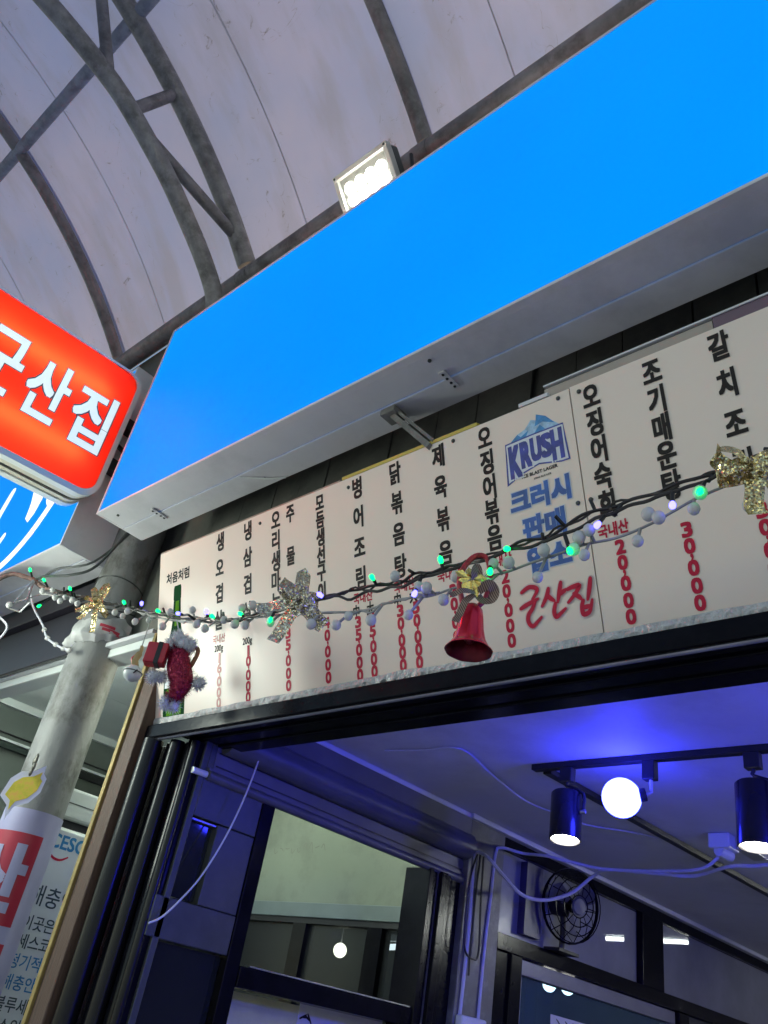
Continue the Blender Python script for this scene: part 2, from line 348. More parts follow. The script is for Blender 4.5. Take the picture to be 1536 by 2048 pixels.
n1 = nz(1.1, 4, .55); c1 = mixc(mr(n1.outputs['Fac'], .35, .65, 0, 1), (.37, .44, .70), (.475, .495, .70))
mp = N.new('ShaderNodeMapping'); mp.inputs['Scale'].default_value = (2.6, .7, .7); L.new(tc.outputs['Object'], mp.inputs[0])
n2 = nz(1.6, 6, .6, mp.outputs[0]); c2 = mixc(mr(n2.outputs['Fac'], .47, .68, 0, .55), c1, (.34, .36, .46))
n3 = nz(7, 9, .75, None, 1.5); nm = nz(1.4, 2, .5)
f3 = N.new('ShaderNodeMath'); f3.operation = 'MULTIPLY'; L.new(mr(n3.outputs['Fac'], .60, .66, 0, 1), f3.inputs[0]); L.new(mr(nm.outputs['Fac'], .48, .6, 0, .7), f3.inputs[1])
c3 = mixc(f3.outputs[0], c2, (.16, .15, .16))
n4 = nz(.9, 3, .5, None, 2.2)                                             # long thin water marks
f4 = N.new('ShaderNodeMath'); f4.operation = 'MULTIPLY'; ab = N.new('ShaderNodeMath'); ab.operation = 'ABSOLUTE'; sb = N.new('ShaderNodeMath'); sb.operation = 'SUBTRACT'; sb.inputs[1].default_value = .53
L.new(n4.outputs['Fac'], sb.inputs[0]); L.new(sb.outputs[0], ab.inputs[0]); L.new(mr(ab.outputs[0], 0, .0022, 1, 0), f4.inputs[0])
n5 = nz(16, 5, .7); L.new(mr(n5.outputs['Fac'], .5, .6, 0, .55), f4.inputs[1])
c4 = mixc(f4.outputs[0], c3, (.14, .13, .14))
L.new(c4, b.inputs['Base Color'])
bp = N.new('ShaderNodeBump'); bp.inputs['Strength'].default_value = .25; bp.inputs['Distance'].default_value = .05; L.new(nz(1.3, 3, .5).outputs['Fac'], bp.inputs['Height']); L.new(bp.outputs[0], b.inputs['Normal'])
tr = N.new('ShaderNodeBsdfTranslucent'); L.new(c4, tr.inputs[0]); ms = N.new('ShaderNodeMixShader'); ms.inputs[0].default_value = .5
L.new(b.outputs[0], ms.inputs[1]); L.new(tr.outputs[0], ms.inputs[2]); L.new(ms.outputs[0], N['Material Output'].inputs[0])

sheet = thing('canopy_sheet', (-3, 0, 6), 'pale lavender translucent arched roof sheet stretched over the pipe ribs', 'canopy')
RIBX = [-9.2, -7.75, -6.3, -4.874, -3.42, -1.96, -.5, .96]
for i in range(len(RIBX)-1):
    x0, x1 = RIBX[i], RIBX[i+1]; mb = MB(); a = arc(a_e-.02, math.pi-a_e+.02, 44, RC+.062+(.006 if i % 2 else 0)); nx = 6
    for yy, zz in a:
        for j in range(nx+1):
            u = j/nx; xx = x0-.02+(x1-x0+.04)*u
            sag = -.018*math.sin(math.pi*u)*(1+.5*math.sin(yy*3+i))
            d = Vector((0, yy-YC, zz-ZCC)).normalized(); mb.v.append((xx, yy+d.y*(-sag), zz+d.z*(-sag)))
    for k in range(len(a)-1):
        for j in range(nx):
            q = k*(nx+1)+j; mb.f.append((q, q+1, q+nx+2, q+nx+1))
    pn_ = mb.build('panel', m_sheet, sheet, smooth=True)
    for uu in (.36,):
        sm = MB(); xx = x0+(x1-x0)*uu; aa = arc(a_e-.02, math.pi-a_e+.02, 60, RC+.054)
        for (ya, za), (yb, zb) in zip(aa[:-1], aa[1:]): sm.quad((xx, ya, za), (xx+.007, ya, za), (xx+.007, yb, zb), (xx, yb, zb))
        sm.build('lap_seam', M('grey lap seam', (.40, .41, .48), .6, 0, .4, 2), pn_)
frame = thing('arched_roof_truss', (-3.37, 1.6, 5.3), 'grey tubular steel arches with a braced twin-pipe truss carrying the roof', 'roof frame')
MB().tube([(-9.3, 1.6, 5.335), (1.2, 1.6, 5.335)], .062, 12).build('eave_pipe', m_pipe2, frame, True)
MB().tube([(-9.3, -4.6, 5.335), (1.2, -4.6, 5.335)], .062, 12).build('eave_pipe', m_pipe2, frame, True)
for i, xx in enumerate(RIBX):
    if abs(xx+3.42) < .1: xx = -3.373
    big = abs(xx+3.373) < .05
    MB().tube([(xx, y_, z_) for y_, z_ in arc(a_e, math.pi-a_e, 48, RC-(.02 if big else 0))], .06 if big else .043, 10).build('truss_top_chord' if big else 'rib', m_pipe if big else m_pipe2, frame, True)
for yy, zz in ((.345, 6.43), (-1.5, 6.80), (-3.345, 6.43)):
    MB().tube([(-9.3, yy, zz), (1.2, yy, zz)], .04, 10).build('purlin', m_purlin, frame, True)
XT = -3.373
bc = [(1.52, 4.80), (1.455, 5.02), (1.30, 5.21), (1.1, 5.39), (.895, 5.555), (.601, 5.74), (.425, 5.825), (.188, 5.895), (-.054, 5.945), (-.6, 6.03), (-1.5, 6.1), (-2.4, 6.03), (-3.1, 5.93), (-3.9, 5.56), (-4.5, 4.95)]
MB().tube(spline([(XT, y_, z_) for y_, z_ in bc], 4), .054, 12).build('truss_bottom_chord', m_pipe, frame, True)
for a, b2, r_ in (((.575, 5.75), (.745, 6.17), .038), ((.70, 5.69), (1.47, 5.55), .036), ((.40, 5.83), (.06, 6.5), .036), ((-.6, 6.03), (-.6, 6.75), .036), ((-.6, 6.03), (-.05, 6.55), .036)):
    MB().tube([(XT, *a), (XT, *b2)], r_, 10).build('truss_strut', m_pipe2, frame, True)
for xx in (-4.874, XT, -1.96):
    MB().tube([(xx-.05, 1.6, 5.335), (xx+.05, 1.6, 5.335)], .066, 12).build('weld_collar', m_pipe2, frame, True)

# =================================================================== SIGN BOXES
SX0, SX1, SYF, SYB, SZ0, SZ1 = -3.09, .9, 1.2, 1.43, 3.255, 4.365
m_bluelit = bpy.data.materials.new('backlit blue panel'); m_bluelit.use_nodes = True
nt = m_bluelit.node_tree; N = nt.nodes; L = nt.links; b = N['Principled BSDF']; b.inputs['Base Color'].default_value = (0, .05, .2, 1); b.inputs['Roughness'].default_value = .55; b.inputs['Specular IOR Level'].default_value = .03
tc = N.new('ShaderNodeTexCoord'); n1 = nz(.8, 2, .5); L.new(mixc(mr(n1.outputs['Fac'], .3, .7, 0, 1), (0, .255, 1.0), (0, .30, 1.0)), b.inputs['Emission Color']); b.inputs['Emission Strength'].default_value = .285
def lightbox(name, x0, x1, yf, yb, z0, z1, label):
    t = thing(name, ((x0+x1)/2, yb, z0), label, 'sign')
    MB().box(x0+.012, x1-.012, yf, yf+.012, z0+.012, z1-.012).build('lit_face', m_bluelit, t)
    MB().box(x0, x1, yf-.004, yf+.02, z1-.012, z1).box(x0, x1, yf-.004, yf+.02, z0, z0+.012).box(x0, x0+.012, yf-.004, yf+.02, z0+.012, z1-.012).box(x1-.012, x1, yf-.004, yf+.02, z0+.012, z1-.012).build('edge_trim', m_alu, t)
    MB().box(x0, x0+.01, yf+.02, yb, z0, z1).build('end_plate', m_alu, t); MB().box(x1-.01, x1, yf+.02, yb, z0, z1).build('end_plate', m_alu, t)
    MB().box(x0+.01, x1-.01, yf+.02, yb, z1-.01, z1).build('top_plate', m_alu, t)
    ym = yf+.128
    MB().box(x0+.012, x1-.012, yf+.02, ym-.002, z0, z0+.008).build('underside_panel', m_alu, t, bevel=.001)
    MB().box(x0+.012, x1-.012, ym+.002, yb, z0-.003, z0+.006).build('underside_panel', m_alu, t, bevel=.001)
    MB().box(x0+.012, x1-.012, yb-.012, yb, z0+.006, z1-.01).build('back_plate', m_frame, t)
    return t
sign = lightbox('blue_lightbox_sign', SX0, SX1, SYF, SYB, SZ0, SZ1, 'large blank bright blue lightbox sign above the menu board')
for xx in (-2.81, -1.283, .25):
    MB().box(xx-.012, xx+.012, SYF+.090, SYF+.168, SZ0-.010, SZ0-.004).build('clip', m_alu, sign, bevel=.002)
    for yy in (SYF+.102, SYF+.122, SYF+.142, SYF+.160): MB().lathe([(0, -.013), (.004, -.0125), (.005, -.010)], (xx, yy, SZ0), n=8).build('screw', m_black2, sign)
for xx, yy in ((-1.286, SYF+.04), (-3.0, SYF+.05), (-2.2, SYF+.19)): MB().lathe([(0, -.006), (.006, -.005), (.006, 0)], (xx, yy, SZ0), n=8).build('screw', m_frame, sign)
MB().tube([(-2.28, 1.335, SZ0-.006), (-2.17, 1.40, SZ0-.012), (-2.12, 1.425, SZ0-.006)], .004, 6).build('tape_strip', m_white, sign)
nsign = lightbox('neighbour_lightbox_sign', -5.6, -3.335, 1.2, 1.455, 3.17, 4.245, 'blue lightbox sign with white brush script behind the red sign')
mb = MB(); pl = (Vector((0, 1.2, 0)), Vector((1, 0, 0)), Vector((0, 0, 1)), Vector((0, -1, 0)))
for pts, w in (([(-4.02, 3.78), (-3.93, 3.62), (-3.9, 3.5), (-3.86, 3.62)], .07), ([(-3.60, 3.72), (-3.66, 3.55), (-3.78, 3.36), (-3.95, 3.24), (-4.15, 3.2)], .055), ([(-3.78, 3.74), (-3.74, 3.60), (-3.69, 3.52)], .08), ([(-4.35, 3.8), (-4.4, 3.5), (-4.3, 3.3), (-4.15, 3.45)], .07), ([(-4.9, 3.9), (-4.7, 3.9), (-4.9, 3.5), (-4.6, 3.4)], .08)):
    stroke(mb, pts, w, pl, .004)
mb.build('brush_script', E('backlit white script', (.75, .88, .95), .3), nsign)

# red projecting sign on brackets
RX, TILT = -3.2, R(3.5)
def rot(y, z): dy, dz = y-1.15, z-3.72; return 1.15+dy*math.cos(TILT)-dz*math.sin(TILT)*0, 3.72+dz+dy*math.sin(TILT)
def rrect(y0, y1, z0, z1, r, n=6):
    out = []
    for cyy, czz, a0 in ((y1-r, z1-r, 0), (y0+r, z1-r, 90), (y0+r, z0+r, 180), (y1-r, z0+r, 270)):
        for i in range(n+1): a = R(a0+90*i/n); out.append(rot(cyy+r*math.cos(a), czz+r*math.sin(a)))
    return out
rs = thing('projecting_lightbox_sign', (RX-.1, 1.2, 3.72), 'glowing red rounded lightbox sign with white lettering jutting from the column', 'sign')
YZ = (Vector((0, 1, 0)), Vector((0, 0, 1)))
RY0, RY1, RZ0, RZ1 = -.02, 1.205, 3.385, 4.075
def ring(mb, outer, inner, x0, x1):
    n = len(outer)
    vs = [(x0, y, z) for y, z in outer]+[(x1, y, z) for y, z in outer]+[(x1, y, z) for y, z in inner]+[(x0, y, z) for y, z in inner]
    fs = []
    for i in range(n):
        j = (i+1) % n
        for k in range(4): fs.append((k*n+i, k*n+j, ((k+1) % 4)*n+j, ((k+1) % 4)*n+i))
    mb.add(vs, fs)
o1, i1 = rrect(RY0, RY1, RZ0-.03, RZ1+.006, .085), rrect(RY0+.012, RY1-.022, RZ0, RZ1-.006, .07)
mb = MB(); ring(mb, o1, i1, RX-.03, RX+.008); ring(mb, o1, i1, RX-.17, RX-.13); mb.build('rim', m_white, rs, True)
o2, i2 = rrect(RY0+.006, RY1-.006, RZ0-.022, RZ1, .08), rrect(RY0+.012, RY1-.02, RZ0-.005, RZ1-.01, .07)
mb = MB(); ring(mb, o2, i2, RX-.075, RX-.03); ring(mb, o2, i2, RX-.13, RX-.10); mb.build('casing_band', M('cream casing', (.62, .59, .47), .4), rs, True)
mb = MB(); ring(mb, rrect(RY0+.014, RY1-.014, RZ0-.014, RZ1-.008, .075), i2, RX-.10, RX-.075); mb.build('dark_groove', m_black2, rs, True)
m_redface = bpy.data.materials.new('translucent red acrylic'); m_redface.use_nodes = True
nt = m_redface.node_tree; b = nt.nodes['Principled BSDF']; b.inputs['Base Color'].default_value = (.5, .02, .015, 1); b.inputs['Roughness'].default_value = .35
tr = nt.nodes.new('ShaderNodeBsdfTranslucent'); tr.inputs[0].default_value = (.95, .155, .075, 1); ms = nt.nodes.new('ShaderNodeMixShader'); ms.inputs[0].default_value = .8
nt.links.new(b.outputs[0], ms.inputs[1]); nt.links.new(tr.outputs[0], ms.inputs[2]); nt.links.new(ms.outputs[0], nt.nodes['Material Output'].inputs[0])
mb = MB(); mb.prism(i1, (RX-.006, 0, 0), *YZ, (.006, 0, 0)); fac_ = mb.build('front_acrylic', m_redface, rs)
mb = MB(); mb.prism(i1, (RX-.164, 0, 0), *YZ, (.006, 0, 0)); mb.build('rear_acrylic', m_redface, rs)
for zz in (3.54, 3.90):
    y0, z0 = rot(.1, zz); y1, z1 = rot(1.08, zz)
    MB().tube([(RX-.062, y0, z0), (RX-.062, y1, z1)], .014, 8).build('fluorescent_tube', E('sign tube', (1, .95, .85), 14), rs, True)
plr = (Vector((RX, 0, 0)), Vector((0, math.cos(TILT), math.sin(TILT))), Vector((0, 0, 1)), Vector((1, 0, 0)))
mo, mw = MB(), MB()
for ch, yy in (('군', .600), ('산', .823), ('집', 1.045)):
    zz = 3.725
    write(mo, ch, yy, zz-yy*math.sin(TILT)+1.15*math.sin(TILT)*0, .175, .305, plr, bold=.0135, lift=.0010)
    write(mw, ch, yy, zz-yy*math.sin(TILT)+1.15*math.sin(TILT)*0, .175, .305, plr, bold=.0075, lift=.0024)
mo.build('letter_outline', M('dark grey film', (.10, .11, .10), .4), fac_); mw.build('lettering', M('backlit white film', (.7, .74, .70), .4, emit=(.80, .92, .84), es=.2), fac_)
for zz in (3.86, 3.62): MB().box(RX-.12, RX-.06, 1.2, 1.46, zz-.03, zz+.03).build('bracket', m_black2, rs)
MB().tube([(RX-.09, 1.2, 3.75), (RX-.12, 1.3, 3.745), (RX-.1, 1.45, 3.755)], .012, 6).build('bracket_wire', m_bcable, rs, True)

# flood light standing over the sign
fl = thing('flood_light', (-1.95, 1.36, 4.37), 'square LED flood light glowing white above the blue sign edge', 'flood light')
fx = Vector((1, 0, 0)); fn_ = Vector((0, -math.cos(R(40)), -math.sin(R(40)))); fy = Vector((0, -math.sin(R(40)), math.cos(R(40)))); fc = Vector((-1.968, 1.25, 4.862))-fy*.175
hw, hh = .165, .175
mb = MB()
for s in (-1, 1):
    mb.obox(fc+fy*s*(hh-.012), fx*hw, fy*.012, fn_*.02); mb.obox(fc+fx*s*(hw-.012), fx*.012, fy*(hh-.024), fn_*.02)
mb.build('housing_rim', M('cast aluminium', (.55, .56, .52), .4, .5), fl, bevel=.003)
MB().obox(fc-fn_*.05, fx*(hw-.004), fy*(hh-.004), fn_*.028).build('housing_back', m_frame, fl, bevel=.01)
refl = MB().obox(fc-fn_*.005, fx*(hw-.024), fy*(hh-.024), fn_*.006).build('reflector_panel', M('flood reflector', (.13, .135, .12), .4), fl)
e_led = E('flood LED', (1, .98, .90), 7)
for i in range(4):
    for j in range(5):
        p = fc+fx*((i-1.5)*.064)+fy*((j-2)*.055-.018)+fn_*.004
        MB().lathe([(0, .013), (.020, .010), (.029, .004), (.0295, 0)], p, fn_, 12).build('led_lens', e_led, refl, True)
ld = bpy.data.lights.new('flood_beam', 'SPOT'); ld.energy = 230; ld.color = (1, .95, .86); ld.spot_size = R(92); ld.spot_blend = .4; ld.shadow_soft_size = 0
lo = bpy.data.objects.new('flood_beam', ld); COL.objects.link(lo); lo.parent = fl; lo.location = fc+fn_*.06-Vector((-1.95, 1.36, 4.37)); lo.rotation_euler = fn_.to_track_quat('-Z', 'Y').to_euler()
for sx in (-1, 1):
    for s2 in (-1, 1): MB().lathe([(0, .024), (.006, .023), (.006, .018)], fc+fx*sx*(hw-.012)+fy*s2*(hh-.012), fn_, 8).build('corner_screw', m_frame, fl)
mb = MB()
for sx in (-1, 1): mb.obox(fc+fx*sx*(hw+.012)-fn_*.03-fy*.16, fx*.004, fy*.18, fn_*.02)
mb.box(-2.16, -1.78, 1.36, 1.41, 4.366, 4.374); [mb.box(xq-.004, xq+.004, 1.36, 1.41, 4.374, 4.60) for xq in (-2.145, -1.791)]; mb.build('mounting_yoke', m_zinc, fl)
pr = fc+fx*(hw+.02)
MB().tube(spline([pr-fn_*.03, pr+Vector((.05, .05, .06)), pr+Vector((.11, .16, .16)), pr+Vector((.06, .22, .30))], 4), .011, 6).build('power_lead', m_bcable, fl, True)
MB().tube([pr+Vector((.03, .03, .02)), pr+Vector((.02, .0, .14))], .009, 6).build('cable_tie', m_bcable, fl, True)

# =================================================================== MENU BOARD
TH = R(18); BO = Vector((0, 1.55, 2.43)); bu = Vector((1, 0, 0)); bv = Vector((0, -math.sin(TH), math.cos(TH))); bn = Vector((0, -math.cos(TH), -math.sin(TH)))
BP = (BO, bu, bv, bn)
menu = thing('menu_board', (-1.5, 1.6, 2.43), 'long leaning cream menu board printed with black dish names and red prices', 'menu board')
def bslab(mb, u0, u1, v0, v1, d0, d1):
    c = BO+bu*(u0+u1)/2+bv*(v0+v1)/2+bn*(d0+d1)/2; mb.obox(c, bu*(u1-u0)/2, bv*(v1-v0)/2, bn*(d1-d0)/2)
mb = MB(); bslab(mb, -2.712, -.8795, -.03, .637, -.02, 0); mb.build('board_panel', m_board, menu)
mb = MB(); bslab(mb, -.8765, .9, -.03, .640, -.02, -.001); mb.build('board_panel', m_board, menu)
mb = MB(); bslab(mb, -1.70, -1.17, .638, .648, -.02, .001); mb.build('yellow_edge_tape', M('yellow edge tape', (.55, .42, .06), .4), menu)
mb = MB(); bslab(mb, -2.712, -1.71, .638, .642, -.02, 0); mb.build('edge_strip', M('dull pink edge', (.35, .25, .2), .5), menu)
mb = MB(); bslab(mb, -.955, -.505, .642, .668, -.03, -.012); mb.build('top_batten', M('tan batten', (.38, .33, .29), .5), menu)
mb = MB(); bslab(mb, -.503, .9, .642, .674, -.03, -.012); mb.build('top_batten', M('purple batten', (.14, .085, .13), .5), menu)
mb = MB(); bslab(mb, -.955, .9, .6745, .679, -.03, -.008); mb.build('white_edge_strip', m_trim, menu)
mb = MB(); bslab(mb, -1.03, -.94, .640, .650, -.01, .002); mb.build('white_edge_strip', m_trim, menu)
for u, v in ((-.912, .622), (-.852, .618), (-.897, .328), (-.862, .327), (-2.105, .603), (-1.255, .621), (-1.674, .606)):
    MB().lathe([(0, .005), (.004, .0045), (.006, .002), (.0062, -.002)], BO+bu*u+bv*v, bn, 10).build('screw', m_frame, menu, True)
def vs_for(n): return {4: [.593, .497, .400, .303], 5: [.595, .520, .447, .377, .304], 6: [.595, .535, .475, .416, .357, .297]}[n]
ink, red, redp = MB(), MB(), MB()
def dish(s, u, sz=.066):
    for ch, v in zip(s, vs_for(len(s))): write(ink, ch, u, v, .70, 0, BP, bold=.0027, em=sz*1.12 if len(s) < 6 else sz*.93)
def price(s, u, mb=None, d=(.187, .149, .099, .059, .021), h=.034):
    mb = mb or red
    for ch, v in zip(s, d): write(mb, ch, u, v+.006, .0215 if ch != '1' else .009, h-.002, BP, bold=.0023)
    v = (d[1]+d[2])/2-.001; write(mb, ',', u+.001, v+.006, .006, .014, BP, bold=.0009)
def small(mb, s, u, v, em, b=.0012, sq=.8): write(mb, s, u, v, sq, 0, BP, bold=b, em=em)
dish('생오겹살', -2.330); dish('냉삼겹살', -2.172); dish('오리생마늘', -2.023); dish('모듬생선구이', -1.806, .066); dish('병어조림', -1.637); dish('닭볶음탕', -1.478)
dish('제육볶음', -1.313); dish('오징어볶음', -1.149); dish('오징어숙회', -.822); dish('조기매운탕', -.660); dish('갈치조림', -.498)
for ch, v in zip('주물럭', (.595, .447, .306)): write(ink, ch, -1.949, v, .68, 0, BP, bold=.0026, em=.068)
D2 = (.163, .128, .082, .045, .010)
small(redp, '국내산', -2.327, .237, .032); small(ink, '200g', -2.327, .200, .032, .0006); price('16000', -2.322, redp, D2)
small(ink, '200g', -2.171, .200, .032, .0008); price('10000', -2.165, None, D2)
price('35000', -1.966); price('40000', -1.787)
small(red, '국내산', -1.632, .243, .036); small(ink, '中', -1.661, .204, .042, .0014, .7); small(ink, '大', -1.604, .204, .042, .0014, .7); price('35000', -1.656, None, (.166, .128, .083, .046, .010)); price('45000', -1.599, None, (.166, .129, .084, .047, .012))
small(red, '국내산', -1.470, .243, .036); small(ink, '中', -1.497, .207, .042, .0014, .7); small(ink, '大', -1.438, .207, .042, .0014, .7); price('30000', -1.490, None, (.168, .131, .083, .049, .014)); price('50000', -1.431, None, (.166, .129, .083, .048, .013))
for u in (-1.308, -1.142, -.817): small(red, '국내산', u, .240, .036)
price('20000', -1.298); price('20000', -1.129); price('20000', -.806); price('30000', -.646); price('30000', -.484)
ink.build('dish_names', m_ink, menu); red.build('prices', m_red, menu); redp.build('glare_paled_prices', m_redpale, menu)
# soju bottle print
mb = MB(); small(mb, '처음처럼', -2.590, .523, .046, .0016, .9); mb.build('bottle_caption', m_ink, menu)
BX = -2.588
def flat(mb, poly, lift): mb.add([BO+bu*u+bv*v+bn*lift*.4 for u, v in poly], [tuple(range(len(poly)))])
prof = [(.062, -.012), (.066, .0), (.066, .17), (.064, .235), (.050, .275), (.034, .31), (.026, .35), (.022, .43), (.024, .435), (.024, .475), (.020, .486)]
mb = MB(); flat(mb, [(BX+r, v) for r, v in prof]+[(BX-r, v) for r, v in prof[::-1]], .001); mb.build('bottle_print', M('dark green print', (.006, .055, .015), .6, spec=.03), menu)
mb = MB(); flat(mb, [(BX-.044, .005), (BX+.046, .005), (BX+.050, .10), (BX-.047, .10)], .0016); mb.build('bottle_highlight', M('light green print', (.10, .27, .012), .6, var=.4, scale=20, spec=.03), menu); mb = MB(); flat(mb, [(BX-.012, .33), (BX+.014, .33), (BX+.011, .425), (BX-.009, .425)], .0016); mb.build('neck_highlight', M('light green print', (.13, .33, .02)), menu)
mb = MB(); flat(mb, [(BX-.060, .105), (BX+.060, .105), (BX+.060, .225), (BX-.060, .225)], .0018); mb.build('bottle_label', m_wprint, menu)
mb = MB(); small(mb, '처음처럼', BX, .185, .026, .001, .9); mb.build('label_text', M('green ink', (.02, .12, .06), .4), menu)
# beer logo block
mb, mw_ = MB(), MB()
for ch, u, v, w, h in (('K', -1.060, .492, .030, .086), ('R', -1.026, .502, .026, .068), ('U', -.994, .507, .026, .060), ('S', -.963, .507, .025, .060), ('H', -.931, .500, .028, .078)):
    write(mb, ch, u, v, w, h, BP, bold=.0045, lift=.0034, shear=0); write(mw_, ch, u, v, w, h, BP, bold=.0095, lift=.0022, shear=0)
flat(mw_, [(-1.082, .545), (-1.0, .548), (-.912, .548), (-.905, .452), (-.925, .452), (-.99, .466), (-1.04, .455), (-1.086, .437)], .0020)
mn = MB(); flat(mn, [(-1.086, .549), (-1.0, .552), (-.908, .552), (-.900, .448), (-.925, .448), (-.99, .462), (-1.04, .451), (-1.092, .430)], .0017); mn.build('logo_outline', m_navy, menu)
mw_.build('logo_backing', m_wprint, menu); mb.build('logo_letters', m_navy, menu)
mb = MB(); flat(mb, [(-1.070, .548), (-1.045, .565), (-1.02, .572), (-1.0, .592), (-.985, .586), (-.965, .590), (-.93, .562), (-.915, .548)], .0012); mb.build('ice_print', m_ice, menu)
mb = MB(); flat(mb, [(-.982, .602), (-.985, .586), (-.99, .57), (-.965, .575), (-.93, .56), (-.955, .588)], .0015); flat(mb, [(-1.07, .548), (-1.045, .565), (-1.035, .555), (-1.01, .566), (-1.02, .549)], .0015); flat(mb, [(-.995, .55), (-.975, .57), (-.96, .553)], .0015); mb.build('ice_facets', m_ice2, menu)
mb = MB(); small(mb, 'ICE BLAST LAGER', -.992, .443, .0125, .0005, 1.1); small(mb, '330ml ALC.4.5%', -.985, .428, .007, .0002, 1.1); mb.build('logo_caption', m_ink, menu)
mb, mw_ = MB(), MB()
for s, u, v, w, h in (('크러시', -1.0, .380, .172, .060), ('판매', -.998, .299, .118, .062), ('업소', -.994, .215, .118, .062)):
    write(mb, s, u, v, w, h, BP, bold=.0042, lift=.003); write(mw_, s, u, v, w, h, BP, bold=.0072, lift=.0016)
mw_.build('sales_backing', M('pale blue halo print', (.60, .63, .72), .4), menu); mb.build('sales_lettering', m_blue, menu)
GUN = [[(-1.084, .141), (-1.062, .150), (-1.042, .144), (-1.040, .135), (-1.055, .118)], [(-1.091, .101), (-1.070, .108), (-1.039, .116)], [(-1.047, .114), (-1.057, .096), (-1.071, .081), (-1.073, .064), (-1.063, .051), (-1.049, .059), (-1.035, .069)], [(-1.007, .135), (-1.014, .117), (-1.030, .095)], [(-1.013, .121), (-1.004, .110), (-.994, .102)], [(-.971, .143), (-.978, .120), (-.985, .097)], [(-.979, .114), (-.959, .123)], [(-.992, .095), (-.998, .076), (-.994, .062), (-.981, .068), (-.966, .077)], [(-.954, .122), (-.939, .125), (-.922, .125), (-.936, .107), (-.957, .090)], [(-.939, .108), (-.928, .099), (-.921, .091)], [(-.891, .136), (-.897, .112), (-.905, .087)], [(-.917, .087), (-.922, .074), (-.921, .055), (-.909, .055), (-.901, .063), (-.894, .084)], [(-.918, .070), (-.899, .071)]]
mb, mw_ = MB(), MB()
for i, s in enumerate(GUN): stroke(mb, s, .0095, BP, .0060+i*.0003); stroke(mw_, s, .0160, BP, .0012+i*.0003)
mw_.build('brush_halo', M('pink halo print', (.66, .50, .50), .4), menu); mb.build('brush_name', m_red, menu)
# crumpled film taped along the lower edge
film = MB(); n = 240
for row in range(4):
    for i in range(n+1):
        u = -2.712+3.4*i/n; v = -.036+.013*row+.004*noise.noise((u*9, row, 0)); d = .004+.008*abs(noise.noise((u*22, row*1.7, 3)))+.006*noise.noise((u*70, row*3, 1))
        if row == 3: v += .008*noise.noise((u*7, 9, 2)); d = .002
        film.v.append(tuple(BO+bu*u+bv*v+bn*(d+.001)))
for row in range(3):
    for i in range(n): a = row*(n+1)+i; film.f.append((a, a+1, a+n+2, a+n+1))
film.build('crumpled_film_strip', m_film, menu)
# stay between the sign underside and the menu board
st = thing('wooden_stay', (-1.4, 1.36, 3.1), 'short pale timber stay wedged between blue sign underside and menu board', 'bracket')
a, b2 = Vector((-1.52, 1.36, 3.225)), Vector((-1.33, 1.365, 3.02)); d = (b2-a).normalized(); q = Vector((0, 1, 0)); e = d.cross(q)
MB().obox((a+b2)/2, d*.13, q*.022, e*.009).build('timber', M('weathered batten', (.17, .165, .155), .7, 0, .4, 12, .4, 60, stretch=(1, 1, 1)), st)
MB().obox((a+b2)/2+e*.02-q*.01, d*.125, q*.008, e*.005).build('timber', M('weathered batten'  , (.30, .29, .27)), st)
MB().obox(a+Vector((0, -.01, .004)), (.030, 0, 0), (0, .030, 0), (0, 0, .012)).build('nailed_block', M('weathered batten', (.17, .165, .155)), st, bevel=.003)

# =================================================================== OPENING FRAME
beam = thing('door_head_beam', (-1, 1.6, 2.345), 'black metal lintel beam under the menu board', 'beam')
MB().box(-2.70, 2.6, 1.526, 1.562, 2.350, 2.400).build('front_profile', m_black, beam, bevel=.004)
MB().tube([(-2.70, 1.538, 2.345), (2.6, 1.538, 2.345)], .006, 8).build('front_lip', M('polished dark lip', (.30, .30, .36), .25, .9, .2, 8), beam, True)
MB().box(-2.55, 2.6, 1.564, 1.612, 2.362, 2.63).build('rear_profile', m_black, beam, bevel=.003)
MB().box(-2.55, 2.6, 1.616, 1.672, 2.354, 2.63).build('rear_profile', m_black, beam, bevel=.004)
MB().box(-2.55, 2.6, 1.676, 1.744, 2.348, 2.63).build('inner_profile', m_black, beam, bevel=.004)
jamb = thing('door_jamb', (-2.55, 1.6, 0), 'black glossy moulded door post at the left of the shop opening', 'door post')
def vpost(x0, x1, y0, y1, z1, name, r=.012):
    return MB().box(x0, x1, y0, y1, 0, z1).build(name, m_black, jamb, True, bevel=r)
MB().tube([(-2.655, 1.545, 0), (-2.655, 1.545, 2.345)], .036, 16).build('round_moulding', m_mould, jamb, True)
vpost(-2.618, -2.585, 1.575, 1.60, 2.345, 'flat_fillet', .004)
MB().tube([(-2.555, 1.58, 0), (-2.555, 1.58, 2.345)], .026, 14).build('round_moulding', m_mould, jamb, True)
vpost(-2.526, -2.49, 1.592, 1.62, 2.345, 'flat_fillet', .004)
MB().tube([(-2.472, 1.60, 0), (-2.472, 1.60, 2.345)], .016, 12).build('round_moulding', m_mould, jamb, True)
vpost(-2.69, -2.46, 1.60, 1.63, 2.345, 'backing_plate', .003)
wp = thing('timber_post', (-2.73, 1.52, 0), 'raw brown timber post with gold edge strip between column and door post', 'post')
MB().box(-2.772, -2.702, 1.50, 1.57, 0, 2.90).build('plank', m_wood, wp, bevel=.004)
MB().box(-2.80, -2.7725, 1.508, 1.57, 0, 2.80).build('plank', M('darker timber', (.12, .07, .05), .6, 0, .4, 9, .35, 50, stretch=(4, 4, .35)), wp)
MB().box(-2.822, -2.8005, 1.497, 1.56, 0, 2.78).build('gold_strip', m_gold, wp, bevel=.002)

